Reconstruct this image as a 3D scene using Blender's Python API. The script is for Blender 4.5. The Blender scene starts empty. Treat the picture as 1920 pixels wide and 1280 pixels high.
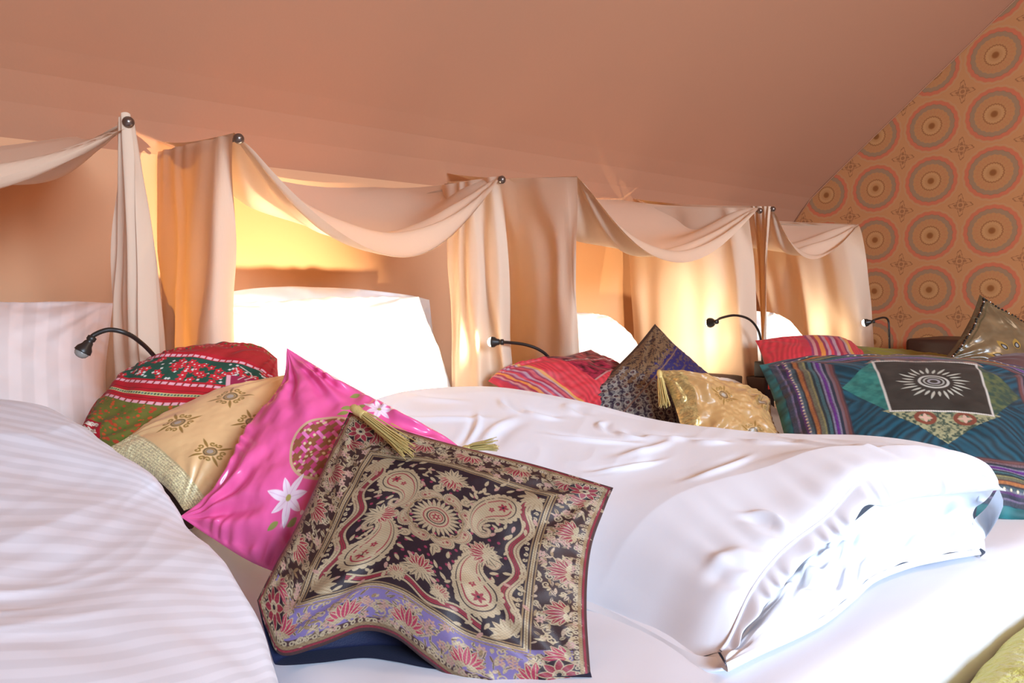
import bpy, math, random
import numpy as np
from mathutils import Matrix, Vector
rnd = random.Random(7)
rs = np.random.RandomState(5)
C = bpy.context.scene.collection
sc = bpy.context.scene
PI = math.pi

# ------------------------------------------------------------------ camera
F, PITCH, YAW, ROLL = 1336.09, 0.0477747, 0.662543, -0.011011   # focal in pixels of the 1920 frame
ZC = 0.90                                                        # camera height above the floor
fw = np.array([math.sin(YAW)*math.cos(PITCH), math.cos(YAW)*math.cos(PITCH), -math.sin(PITCH)])
rt = np.array([math.cos(YAW), -math.sin(YAW), 0.0]); up = np.cross(rt, fw)
rt, up = rt*math.cos(ROLL)+up*math.sin(ROLL), -rt*math.sin(ROLL)+up*math.cos(ROLL)
CAM = np.array([0, 0, ZC])
cd = bpy.data.cameras.new('camera'); cam = bpy.data.objects.new('camera', cd); C.objects.link(cam)
cd.sensor_width = 36; cd.lens = F/1920*36; cd.clip_start = 0.05; cd.clip_end = 60
M = Matrix(((rt[0], up[0], -fw[0], 0), (rt[1], up[1], -fw[1], 0), (rt[2], up[2], -fw[2], ZC), (0, 0, 0, 1)))
cam.matrix_world = M
sc.camera = cam

# ------------------------------------------------------------------ world, daylight, exposure
vs = sc.view_settings
vs.view_transform = 'Standard'; vs.look = 'None'; vs.gamma = 1; vs.use_curve_mapping = False
vs.exposure = 0.12
w = bpy.data.worlds.new('world'); sc.world = w; w.use_nodes = True
bg = w.node_tree.nodes['Background']; bg.inputs[0].default_value = (0.75, 0.86, 1.0, 1); bg.inputs[1].default_value = 1.6

def area(name, loc, target, sx, sy, energy, col):
    l = bpy.data.lights.new(name, 'AREA'); l.shape = 'RECTANGLE'; l.size = sx; l.size_y = sy
    l.energy = energy; l.color = col
    o = bpy.data.objects.new(name, l); C.objects.link(o); o.location = loc
    o.rotation_euler = (Vector(target)-Vector(loc)).to_track_quat('-Z', 'Y').to_euler()
    return o
area('daylight_window', (.30, -3.25, 1.75), (0.85, 0.9, 0.35), 1.8, 1.05, 248, (0.64, 0.81, 1.0))
area('unseen_overhead_area', (1.9, -0.6, 2.38), (1.9, -0.3, 0), 0.5, 0.5, 14, (1.0, 0.72, 0.48))  # unseen warm area light below the flat ceiling, no fitting built

# ------------------------------------------------------------------ helpers: points
def ray(x, y): return fw + rt*(x-960)/F - up*(y-640)/F
def P(x, y, d): return CAM + ray(x, y)*d
def PZ(x, y, z): r = ray(x, y); return CAM + r*((z-ZC)/r[2])
def PY(x, y, Y): r = ray(x, y); return CAM + r*(Y/r[1])
def PX(x, y, X): r = ray(x, y); return CAM + r*(X/r[0])

def cr(pts, n, closed=False):
    """Catmull-Rom resample of control points (k,3) at n even parameters."""
    p = np.asarray(pts, float); k = len(p)
    if k == 2: 
        t = np.linspace(0, 1, n)[:, None]; return p[0]*(1-t)+p[1]*t
    ext = np.vstack([2*p[0]-p[1], p, 2*p[-1]-p[-2]])
    seg = np.linspace(0, k-1-1e-9, n); i = seg.astype(int); t = (seg-i)[:, None]
    a, b, c, d = ext[i], ext[i+1], ext[i+2], ext[i+3]
    return 0.5*((2*b)+(c-a)*t+(2*a-5*b+4*c-d)*t**2+(3*b-a-3*c+d)*t**3)
def cra(pts, n):
    """resample by arc length"""
    q = cr(pts, 400); s = np.concatenate([[0], np.cumsum(np.linalg.norm(np.diff(q, axis=0), axis=1))])
    t = np.linspace(0, s[-1], n)
    return np.stack([np.interp(t, s, q[:, k]) for k in range(q.shape[1])], 1)
def net(rows, n, m):
    """bicubic surface through a control net -> (n,m,3)"""
    R = np.array([cr(np.array(r), m) for r in rows])
    return np.stack([cr(R[:, j], n) for j in range(m)], 1)
def coons(top, bot, left, right):
    m, n = len(top), len(left)
    u = np.linspace(0, 1, m)[None, :, None]; v = np.linspace(0, 1, n)[:, None, None]
    S = top[None]*(1-v)+bot[None]*v + left[:, None]*(1-u)+right[:, None]*u
    S -= (1-u)*(1-v)*top[0]+u*(1-v)*top[-1]+(1-u)*v*bot[0]+u*v*bot[-1]
    return S
def normals(G):
    du = np.gradient(G, axis=1); dv = np.gradient(G, axis=0)
    n = np.cross(dv, du); l = np.linalg.norm(n, axis=2, keepdims=True); l[l < 1e-9] = 1
    return n/l
_perm = rs.rand(64, 64)
def vnoise(x, y):
    xi = np.floor(x).astype(int); yi = np.floor(y).astype(int); fx = x-xi; fy = y-yi
    fx = fx*fx*fx*(fx*(fx*6-15)+10); fy = fy*fy*fy*(fy*(fy*6-15)+10)
    g = lambda a, b: _perm[a % 64, b % 64]
    return (g(xi, yi)*(1-fx)*(1-fy)+g(xi+1, yi)*fx*(1-fy)+g(xi, yi+1)*(1-fx)*fy+g(xi+1, yi+1)*fx*fy)*2-1
def fbm(x, y, o=4):
    s = 0; a = 1
    for k in range(o):
        s = s+a*vnoise(x*2**k+17.3*k, y*2**k+5.1*k); a *= .5
    return s
def ridge(x, y, o=3):
    s = 0; a = 1
    for k in range(o):
        s = s+a*(1-np.abs(vnoise(x*1.9**k+7.7*k, y*1.9**k+3.3*k))*2.2); a *= .5
    return s

# ------------------------------------------------------------------ helpers: objects
def link(name, me, mat, parent=None):
    o = bpy.data.objects.new(name, me); C.objects.link(o)
    if mat is not None: me.materials.append(mat)
    if parent is not None: o.parent = parent
    return o
def tag(o, label=None, cat=None, group=None, kind=None):
    if label: o['label'] = label
    if cat: o['category'] = cat
    if group: o['group'] = group
    if kind: o['kind'] = kind
    return o
def thing(name, loc, label, cat, group=None):
    o = bpy.data.objects.new(name, None); C.objects.link(o); o.location = loc; o.empty_display_size = .05
    return tag(o, label, cat, group)
def raw(name, verts, faces, mat, parent=None, smooth=True, cols=None, uv=None, quads=None):
    me = bpy.data.meshes.new(name)
    verts = np.asarray(verts, dtype=np.float32).reshape(-1, 3)
    if parent is not None and parent.type == 'EMPTY' : verts = verts-np.array(parent.location, dtype=np.float32)
    elif parent is not None:
        off = parent.get('_off'); 
        if parent.parent is not None: verts = verts-np.array(parent.parent.location, dtype=np.float32)
    if quads is not None:
        q = np.asarray(quads, dtype=np.int32).reshape(-1, 4)
        me.vertices.add(len(verts)); me.vertices.foreach_set('co', verts.ravel())
        me.loops.add(q.size); me.loops.foreach_set('vertex_index', q.ravel())
        me.polygons.add(len(q)); me.polygons.foreach_set('loop_start', np.arange(0, q.size, 4, dtype=np.int32))
        me.update(calc_edges=True)
        lv = q.ravel()
    else:
        me.from_pydata([tuple(map(float, v)) for v in verts], [], faces); me.update(); lv = None
    if smooth: me.shade_smooth()
    if cols is not None:
        ca = me.color_attributes.new('col', 'FLOAT_COLOR', 'POINT')
        c4 = np.ones((len(verts), 4), np.float32); c4[:, :cols.shape[-1]] = cols.reshape(len(verts), -1)
        ca.data.foreach_set('color', c4.ravel())
    if uv is not None and lv is not None:
        l = me.uv_layers.new(name='uv'); l.data.foreach_set('uv', uv.reshape(-1, 2)[lv].astype(np.float32).ravel())
    return link(name, me, mat, parent)
def quadidx(n, m, off=0):
    i = np.arange(n-1)[:, None]*m+np.arange(m-1)[None]; i = i.ravel()+off
    return np.stack([i, i+m, i+m+1, i+1], 1)
def gridobj(name, G, mat, parent=None, cols=None, extra=None, uvs=(1, 1)):
    n, m = G.shape[:2]
    uu, vv = np.meshgrid(np.linspace(0, uvs[0], m), np.linspace(0, uvs[1], n))
    return raw(name, G.reshape(-1, 3), None, mat, parent, cols=cols, uv=np.stack([uu, vv], -1), quads=quadidx(n, m))
class MB:
    def __init__(s): s.v = []; s.f = []
    def add(s, v, f):
        o = len(s.v); s.v += [tuple(map(float, p)) for p in v]; s.f += [tuple(i+o for i in q) for q in f]; return s
    def box(s, a, b, bev=0.0):
        x0, y0, z0 = a; x1, y1, z1 = b
        if bev <= 0:
            v = [(x0,y0,z0),(x1,y0,z0),(x1,y1,z0),(x0,y1,z0),(x0,y0,z1),(x1,y0,z1),(x1,y1,z1),(x0,y1,z1)]
            return s.add(v, [(0,3,2,1),(4,5,6,7),(0,1,5,4),(1,2,6,5),(2,3,7,6),(3,0,4,7)])
        c = [(a[k]+b[k])/2 for k in range(3)]; h = [(b[k]-a[k])/2 for k in range(3)]
        N = 5; rings = []
        K = 6
        prof = []
        for i in range(K+1): t = -PI/2+i*PI/2/K; prof.append((bev*math.cos(t), -h[2]+bev+bev*math.sin(t)))
        for i in range(K+1): t = i*PI/2/K; prof.append((bev*math.cos(t), h[2]-bev+bev*math.sin(t)))
        for r, z in prof:
            ring = []
            for q, (sx, sy) in enumerate(((1,1),(-1,1),(-1,-1),(1,-1))):
                for j in range(N):
                    t = q*PI/2+j*PI/2/(N-1)
                    ring.append((c[0]+sx*(h[0]-bev)+r*math.cos(t), c[1]+sy*(h[1]-bev)+r*math.sin(t), c[2]+z))
            rings.append(ring)
        n = 4*N; v = [p for r in rings for p in r]; f = []
        for i in range(len(rings)-1):
            for j in range(n): f.append((i*n+j, i*n+(j+1) % n, (i+1)*n+(j+1) % n, (i+1)*n+j))
        f.append(tuple(range(n-1, -1, -1))); f.append(tuple((len(rings)-1)*n+j for j in range(n)))
        return s.add(v, f)
    def tube(s, pts, r, seg=10, cap=True):
        p = np.asarray(pts, float); k = len(p); r = np.broadcast_to(np.asarray(r, float), (k,))
        t = np.gradient(p, axis=0); t /= np.linalg.norm(t, axis=1)[:, None]+1e-12
        a = np.cross(t[0], [0, 0, 1.0]); 
        if np.linalg.norm(a) < .1: a = np.cross(t[0], [0, 1.0, 0])
        a /= np.linalg.norm(a); v = []
        for i in range(k):
            a = a-t[i]*(a@t[i]); a /= np.linalg.norm(a); b = np.cross(t[i], a)
            for j in range(seg):
                q = 2*PI*j/seg; v.append(p[i]+(a*math.cos(q)+b*math.sin(q))*r[i])
        f = [(i*seg+j, i*seg+(j+1) % seg, (i+1)*seg+(j+1) % seg, (i+1)*seg+j) for i in range(k-1) for j in range(seg)]
        if cap: f += [tuple(range(seg-1, -1, -1)), tuple((k-1)*seg+j for j in range(seg))]
        return s.add(v, f)
    def lathe(s, prof, c, axis, seg=20):
        axis = np.array(axis, float); axis /= np.linalg.norm(axis); c = np.array(c, float)
        pts = [c+axis*h for r, h in prof]
        a = np.cross(axis, [0, 0, 1.0])
        if np.linalg.norm(a) < .1: a = np.cross(axis, [0, 1.0, 0])
        a /= np.linalg.norm(a); b = np.cross(axis, a)
        v = [pts[i]+(a*math.cos(2*PI*j/seg)+b*math.sin(2*PI*j/seg))*prof[i][0] for i in range(len(prof)) for j in range(seg)]
        f = [(i*seg+j, i*seg+(j+1) % seg, (i+1)*seg+(j+1) % seg, (i+1)*seg+j) for i in range(len(prof)-1) for j in range(seg)]
        f += [tuple(range(seg-1, -1, -1)), tuple((len(prof)-1)*seg+j for j in range(seg))]
        return s.add(v, f)
    def build(s, name, mat, parent=None, smooth=True):
        o = raw(name, s.v, s.f, mat, parent, smooth=False)
        if smooth: o.data.shade_smooth(); 
        return o

# ------------------------------------------------------------------ materials
def nt(name):
    m = bpy.data.materials.new(name); m.use_nodes = True; t = m.node_tree; t.nodes.clear()
    out = t.nodes.new('ShaderNodeOutputMaterial'); return m, t, out
def principled(t, out, **k):
    b = t.nodes.new('ShaderNodeBsdfPrincipled'); t.links.new(b.outputs[0], out.inputs[0])
    for a, v in k.items():
        a = a.replace('_', ' ')
        b.inputs[a].default_value = v if not isinstance(v, tuple) or len(v) == 4 else (*v, 1)
    return b
def bump(t, b, scale, strength, dist=.002, kind='noise', coord='Object', detail=4, vec=None):
    tc = t.nodes.new('ShaderNodeTexCoord'); 
    if kind == 'noise': n = t.nodes.new('ShaderNodeTexNoise'); n.inputs['Scale'].default_value = scale; n.inputs['Detail'].default_value = detail; o = n.outputs[0]
    else: n = t.nodes.new('ShaderNodeTexVoronoi'); n.inputs['Scale'].default_value = scale; o = n.outputs[0]
    src = tc.outputs[coord]
    if vec:
        mp = t.nodes.new('ShaderNodeMapping'); mp.inputs['Scale'].default_value = vec; t.links.new(src, mp.inputs[0]); src = mp.outputs[0]
    t.links.new(src, n.inputs['Vector'])
    bp = t.nodes.new('ShaderNodeBump'); bp.inputs['Strength'].default_value = strength; bp.inputs['Distance'].default_value = dist
    t.links.new(o, bp.inputs['Height']); t.links.new(bp.outputs[0], b.inputs['Normal'])
    return bp
def simple(name, col, rough=.6, bs=None, metallic=0.0, sheen=0.0, spec=.5, var=0.0):
    m, t, out = nt(name); b = principled(t, out, Base_Color=col, Roughness=rough, Metallic=metallic)
    b.inputs['Sheen Weight'].default_value = sheen; b.inputs['Specular IOR Level'].default_value = spec
    if bs: bump(t, b, bs[0], bs[1], bs[2] if len(bs) > 2 else .002)
    if var:
        n = t.nodes.new('ShaderNodeTexNoise'); n.inputs['Scale'].default_value = 2.3
        mx = t.nodes.new('ShaderNodeMix'); mx.data_type = 'RGBA'
        mx.inputs[6].default_value = (*[c*(1-var) for c in col], 1); mx.inputs[7].default_value = (*[min(1, c*(1+var)) for c in col], 1)
        t.links.new(n.outputs[0], mx.inputs[0]); t.links.new(mx.outputs[2], b.inputs['Base Color'])
    return m
def painted(name, rough=.55, sheen=.3, metal=False, bs=(900, .25, .001), spec=.4, aniso=0):
    """fabric whose woven pattern is the 'col' attribute; its alpha carries metallic thread"""
    m, t, out = nt(name); b = principled(t, out, Roughness=rough)
    a = t.nodes.new('ShaderNodeAttribute'); a.attribute_name = 'col'; t.links.new(a.outputs['Color'], b.inputs['Base Color'])
    b.inputs['Sheen Weight'].default_value = sheen; b.inputs['Specular IOR Level'].default_value = spec
    if metal:
        inv = t.nodes.new('ShaderNodeMath'); inv.operation = 'SUBTRACT'; inv.inputs[0].default_value = 1.0
        t.links.new(a.outputs['Alpha'], inv.inputs[1]); ml = t.nodes.new('ShaderNodeMath'); ml.operation = 'MULTIPLY'; ml.inputs[1].default_value = .75
        t.links.new(inv.outputs[0], ml.inputs[0]); t.links.new(ml.outputs[0], b.inputs['Metallic'])
    if bs: bump(t, b, bs[0], bs[1], bs[2])
    return m
def linen(name, col, striped=False, axis='u', count=30, spec=.35):
    m, t, out = nt(name); b = principled(t, out, Base_Color=col, Roughness=.62)
    b.inputs['Sheen Weight'].default_value = .15; b.inputs['Specular IOR Level'].default_value = spec
    b.inputs['Subsurface Weight'].default_value = 0.0
    if striped:
        uv = t.nodes.new('ShaderNodeUVMap'); sp = t.nodes.new('ShaderNodeSeparateXYZ'); t.links.new(uv.outputs[0], sp.inputs[0])
        mu = t.nodes.new('ShaderNodeMath'); mu.operation = 'MULTIPLY'; mu.inputs[1].default_value = count*2*PI
        t.links.new(sp.outputs[0 if axis == 'u' else 1], mu.inputs[0])
        sn = t.nodes.new('ShaderNodeMath'); sn.operation = 'SINE'; t.links.new(mu.outputs[0], sn.inputs[0])
        rp = t.nodes.new('ShaderNodeMapRange'); rp.inputs[1].default_value = -.25; rp.inputs[2].default_value = .25
        t.links.new(sn.outputs[0], rp.inputs[0])
        mx = t.nodes.new('ShaderNodeMix'); mx.data_type = 'RGBA'
        mx.inputs[6].default_value = (*[c*.92 for c in col], 1); mx.inputs[7].default_value = (*col, 1)
        t.links.new(rp.outputs[0], mx.inputs[0]); t.links.new(mx.outputs[2], b.inputs['Base Color'])
        r2 = t.nodes.new('ShaderNodeMapRange'); r2.inputs[3].default_value = .38; r2.inputs[4].default_value = .7
        t.links.new(rp.outputs[0], r2.inputs[0]); t.links.new(r2.outputs[0], b.inputs['Roughness'])
    bump(t, b, 700, .12, .0006)
    return m
def curtain_mat():
    m, t, out = nt('unbleached_cotton')
    b = principled(t, out, Base_Color=(.72, .55, .41), Roughness=.8); b.inputs['Specular IOR Level'].default_value = .15
    tr = t.nodes.new('ShaderNodeBsdfTranslucent'); tr.inputs[0].default_value = (.95, .40, .07, 1)
    mx = t.nodes.new('ShaderNodeMixShader'); mx.inputs[0].default_value = .13
    t.links.new(b.outputs[0], mx.inputs[1]); t.links.new(tr.outputs[0], mx.inputs[2]); t.links.new(mx.outputs[0], out.inputs[0])
    bump(t, b, 260, .35, .001, vec=(1, 1, .12))
    return m
MAT = dict(
    plaster=simple('peach_plaster', (.52, .26, .155), .85, (90, .12, .002), spec=.2, var=.03),
    knee=simple('warm_cream_plaster', (.64, .345, .19), .85, (90, .12, .002), spec=.2),
    walls=simple('cream_plaster', (.56, .36, .25), .85, (90, .12, .002), spec=.2),
    floor=simple('floor_boards', (.30, .17, .09), .5, (8, .1)),
    trim=simple('pale_paint', (.80, .66, .54), .5),
    white=linen('white_cotton', (.80, .85, .94)),
    sheet=linen('white_sheet', (.80, .83, .92)),
    stripe_d=linen('striped_damask', (.80, .82, .90), True, 'v', 12),
    stripe_p=linen('striped_damask_pillow', (.84, .76, .74), True, 'u', 9),
    cotton=curtain_mat(),
    black=simple('black_metal', (.018, .014, .012), .38, spec=.5),
    steel=simple('dark_steel', (.20, .16, .14), .32, metallic=.9),
    palerod=simple('cloth_sleeved_rod', (.52, .36, .25), .8),
    wood=simple('dark_brown_wood', (.045, .018, .012), .45, (20, .2)),
    navy=simple('navy_cotton', (.008, .012, .05), .6, (500, .2), sheen=.05),
    gold=simple('gold_thread', (.66, .52, .20), .42, (400, .3), metallic=.2),
    lime=simple('lime_terry', (.62, .62, .11), .95, (60, .8, .01), sheen=.5),
    mauve=simple('mauve_velvet', (.10, .042, .04), .8, (300, .2), sheen=.15),
    pinkback=simple('crimson_satin', (.55, .03, .10), .35),
    plainback=simple('dull_backing_cloth', (.12, .03, .03), .8),
    sequin=simple('silver_sequin', (.8, .8, .8), .15, metallic=1.0),
    darkbead=simple('dark_bead', (.02, .018, .015), .2),
)
def emis(name, col, s):
    m, t, out = nt(name); e = t.nodes.new('ShaderNodeEmission'); e.inputs[0].default_value = (*col, 1); e.inputs[1].default_value = s
    t.links.new(e.outputs[0], out.inputs[0]); return m
MAT['lit'] = emis('lit_lens', (1, .86, .6), 30)
MAT['unlit'] = simple('unlit_lens', (.25, .24, .22), .1)

# wallpaper: circles in a square lattice, little four-petal ornaments between them
def wallpaper():
    m, t, out = nt('medallion_wallpaper'); b = principled(t, out, Roughness=.75); b.inputs['Specular IOR Level'].default_value = .25
    geo = t.nodes.new('ShaderNodeNewGeometry'); sp = t.nodes.new('ShaderNodeSeparateXYZ'); t.links.new(geo.outputs['Position'], sp.inputs[0])
    def mth(op, a, b_=None, c=None):
        n = t.nodes.new('ShaderNodeMath'); n.operation = op
        for i, x in enumerate((a, b_, c)):
            if x is None: continue
            if isinstance(x, (int, float)): n.inputs[i].default_value = x
            else: t.links.new(x, n.inputs[i])
        return n.outputs[0]
    S = .265; Y0 = 4.6833*S; Z0 = 4.2409*S+ZC
    y = mth('DIVIDE', mth('SUBTRACT', sp.outputs[1], Y0), S); z = mth('DIVIDE', mth('SUBTRACT', sp.outputs[2], Z0), S)
    fa = mth('SUBTRACT', mth('FRACT', mth('ADD', y, 20.5)), .5); fb = mth('SUBTRACT', mth('FRACT', mth('ADD', z, 20.5)), .5)
    ga = mth('SUBTRACT', mth('FRACT', mth('ADD', y, 20.0)), .5); gb = mth('SUBTRACT', mth('FRACT', mth('ADD', z, 20.0)), .5)
    def polar(p, q):
        r = mth('SQRT', mth('ADD', mth('MULTIPLY', p, p), mth('MULTIPLY', q, q))); th = mth('ARCTAN2', q, p); return r, th
    r, th = polar(fa, fb); r2, th2 = polar(ga, gb)
    # wobble the ring of petals
    rr = mth('ADD', r, mth('MULTIPLY', mth('SINE', mth('MULTIPLY', th, 22.0)), .006))
    base = (.56, .26, .105)
    ramp = t.nodes.new('ShaderNodeValToRGB'); cr_ = ramp.color_ramp; cr_.interpolation = 'LINEAR'
    stops = [(0, (.27, .10, .03)), (.045, (.30, .11, .03)), (.065, (.50, .24, .09)), (.10, (.52, .26, .10)), (.115, (.56, .29, .12)), (.15, (.56, .29, .11)), (.158, (.36, .15, .06)), (.172, (.36, .15, .06)),
             (.18, (.52, .245, .095)), (.30, (.52, .245, .095)), (.31, (.36, .22, .12)), (.37, (.36, .22, .12)), (.378, (.36, .17, .09)), (.388, (.60, .17, .085)), (.44, (.60, .17, .085)), (.45, base), (.475, (.55, .29, .14)), (.485, base), (1, base)]
    stops = [s for s in stops]
    e = cr_.elements; e[0].position = 0; e[0].color = (*stops[0][1], 1); e[1].position = 1; e[1].color = (*stops[-1][1], 1)
    for p_, c_ in stops[1:-1]:
        q = e.new(p_); q.color = (*c_, 1)
    t.links.new(rr, ramp.inputs[0])
    # petals inside .18-.30
    pet = mth('MULTIPLY', mth('MULTIPLY', mth('GREATER_THAN', mth('SINE', mth('MULTIPLY', th, 26.0)), .35), mth('GREATER_THAN', r, .20)), mth('LESS_THAN', r, .285))
    pet2 = mth('LESS_THAN', mth('ABSOLUTE', mth('SUBTRACT', r, .245)), .009)
    pet = mth('MAXIMUM', mth('MULTIPLY', pet, .75), mth('MULTIPLY', pet2, .6))
    mx = t.nodes.new('ShaderNodeMix'); mx.data_type = 'RGBA'; t.links.new(pet, mx.inputs[0]); t.links.new(ramp.outputs[0], mx.inputs[6]); mx.inputs[7].default_value = (.52, .22, .09, 1)
    # ornaments
    w4 = mth('ABSOLUTE', mth('COSINE', mth('MULTIPLY', th2, 2.0)))
    w8 = mth('ABSOLUTE', mth('COSINE', mth('MULTIPLY', th2, 4.0)))
    lim = mth('ADD', mth('ADD', .075, mth('MULTIPLY', mth('POWER', w4, 4.0), .115)), mth('MULTIPLY', mth('SINE', mth('MULTIPLY', th2, 20.0)), .010))
    inside = mth('LESS_THAN', r2, lim)
    hole = mth('GREATER_THAN', mth('SINE', mth('ADD', mth('MULTIPLY', r2, 95.0), mth('MULTIPLY', w8, 2.5))), -.25)
    orn = mth('MAXIMUM', mth('LESS_THAN', r2, mth('MULTIPLY', lim, .62)), mth('LESS_THAN', r2, .03)); orn = mth('MULTIPLY', orn, mth('SUBTRACT', 1.0, mth('LESS_THAN', mth('ABSOLUTE', mth('SUBTRACT', r2, .045)), .010)))
    edge = mth('MULTIPLY', mth('LESS_THAN', mth('ABSOLUTE', mth('SUBTRACT', r2, lim)), .012), 1.0)
    orn = mth('MULTIPLY', mth('MAXIMUM', orn, edge), .85)
    mx2 = t.nodes.new('ShaderNodeMix'); mx2.data_type = 'RGBA'; t.links.new(orn, mx2.inputs[0]); t.links.new(mx.outputs[2], mx2.inputs[6]); mx2.inputs[7].default_value = (.33, .14, .06, 1)
    t.links.new(mx2.outputs[2], b.inputs['Base Color'])
    return m
MAT['paper'] = wallpaper()

# ------------------------------------------------------------------ room
XL, XR, YB, YW = -2.9, 3.78, -3.4, 2.24          # far wall, papered gable, back wall, knee wall
ZK = ZC+.50                                       # top of the knee wall
ZF = ZC+1.55; YF = (2.271-1.55)/.79               # flat ceiling height and where the slope reaches it
def poly(name, pts, mat, kind='structure', th=None):
    o = raw(name, pts, [tuple(range(len(pts)))], MAT[mat], smooth=False); tag(o, kind=kind)
    return o
def slab(name, a, b, mat): o = MB().box(a, b).build(name, MAT[mat], smooth=False); tag(o, kind='structure'); return o
slab('floor', (XL-.1, YB-.1, -.08), (XR+.1, YW+.1, 0), 'floor')
slab('wall_left', (XL-.1, YW, 0), (XR+.1, YW+.08, ZK+.02), 'knee')
def prism(name, yz, x0, x1, mat):
    n = len(yz); v = [(x0, y, z) for y, z in yz]+[(x1, y, z) for y, z in yz]
    f = [tuple(range(n)), tuple(range(2*n-1, n-1, -1))]+[(i, i+n, (i+1) % n+n, (i+1) % n) for i in range(n)]
    o = MB().add(v, f).build(name, MAT[mat], smooth=False); tag(o, kind='structure'); return o
prism('wall_right', [(YB-.1, 0), (YW+.1, 0), (YW+.1, ZK), (YF, ZF), (YB-.1, ZF)], XR, XR+.08, 'paper')
prism('wall_far', [(YB-.1, 0), (YW+.1, 0), (YW+.1, ZK), (YF, ZF), (YB-.1, ZF)], XL-.08, XL, 'walls')
# sloped ceiling, easing over into the knee wall
sl = []
for y in np.linspace(YF, YW, 24):
    z = ZC+2.271-.79*y - .055*max(0, (y-2.08)/.16)**2
    sl.append((y, z))
prism('ceiling', sl+[(YW+.1, ZK-.05), (YW+.1, ZK+.12), (YF, ZF+.09)], XL-.05, XR, 'plaster')
prism('ceiling', [(YB-.1, ZF), (YF, ZF), (YF, ZF+.09), (YB-.1, ZF+.09)], XL-.05, XR+.05, 'plaster')
# back wall with the window the daylight comes through
wx0, wx1, wz0, wz1 = -.60, 1.20, 1.15, 2.3
for a, b in (((XL, YB-.1, 0), (wx0, YB, ZF)), ((wx1, YB-.1, 0), (XR, YB, ZF)), ((wx0, YB-.1, 0), (wx1, YB, wz0)), ((wx0, YB-.1, wz1), (wx1, YB, ZF))):
    slab('wall_back', a, b, 'walls')
fr = MB()
for a, b in (((wx0, YB-.08, wz0), (wx0+.06, YB-.03, wz1)), ((wx1-.06, YB-.08, wz0), (wx1, YB-.03, wz1)), ((wx0, YB-.08, wz0), (wx1, YB-.03, wz0+.06)), ((wx0, YB-.08, wz1-.06), (wx1, YB-.03, wz1)), (((wx0+wx1)/2-.03, YB-.08, wz0), ((wx0+wx1)/2+.03, YB-.03, wz1))):
    fr.box(a, b)
o = fr.build('window_1', MAT['trim'], smooth=False); tag(o, kind='structure')
# thin painted bead where the slope meets the papered gable
bead = MB()
pts = [(XR-.004, y, z-.004) for y, z in sl[::3]+[sl[-1]]]
bead.tube(pts, .003, 6); o = bead.build('trim_1', MAT['plaster']); tag(o, kind='structure')

# ------------------------------------------------------------------ mattresses on platforms
ZM = ZC-.44                                        # top of the mattresses
def bed(x0, x1, y0, label):
    t = thing('bed', ((x0+x1)/2, (y0+YW)/2, 0), label, 'bed', None)
    MB().box((x0+.03, y0+.05, 0), (x1-.03, YW-.02, .2), .012).build('platform', MAT['wood'], t)
    n, m = 90, 90
    u = np.linspace(0, 1, m)[None]; v = np.linspace(0, 1, n)[:, None]
    MB().box((x0, y0, .2), (x1, YW-.01, ZM-.03), .06).build('mattress', MAT['sheet'], t)
    # fitted sheet: top with rounded shoulders
    X = x0+(x1-x0)*u+0*v; Y = y0+(YW-.01-y0)*v+0*u
    e = np.minimum(np.minimum(X-x0, x1-X), np.minimum(Y-y0, (YW-.01)-Y)); R = .055
    k = np.clip(e/R, 0, 1); Z = ZM-.16*(1-np.sqrt(1-(1-k)**2))-0.0
    uu = np.where(u < .5, .5*(u*2)**1.6, 1-.5*((1-u)*2)**1.6); vv_ = np.where(v < .5, .5*(v*2)**1.6, 1-.5*((1-v)*2)**1.6)
    X = x0+(x1-x0)*uu+0*vv_; Y = y0+(YW-.01-y0)*vv_+0*uu
    e = np.minimum(np.minimum(X-x0, x1-X), np.minimum(Y-y0, (YW-.01)-Y)); k = np.clip(e/R, 0, 1)
    Z = ZM-.07*(1-np.sqrt(np.clip(1-(1-k)**2, 0, 1)))+.003*fbm(X*5, Y*5)+.0015*ridge(X*9, Y*4)*k
    gridobj('fitted_sheet', np.stack([X+0*Y, Y, Z], -1)[::-1], MAT['sheet'], t)
    return t
bed(.285, 2.37, .40, 'wide white sheeted bed under the folded white duvet and brocade cushion')
bed(-.95, .275, .40, 'white sheeted bed under the bulky striped duvet at the left')
bed(2.40, 3.70, .40, 'white sheeted bed nearest the wallpapered gable wall')

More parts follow.
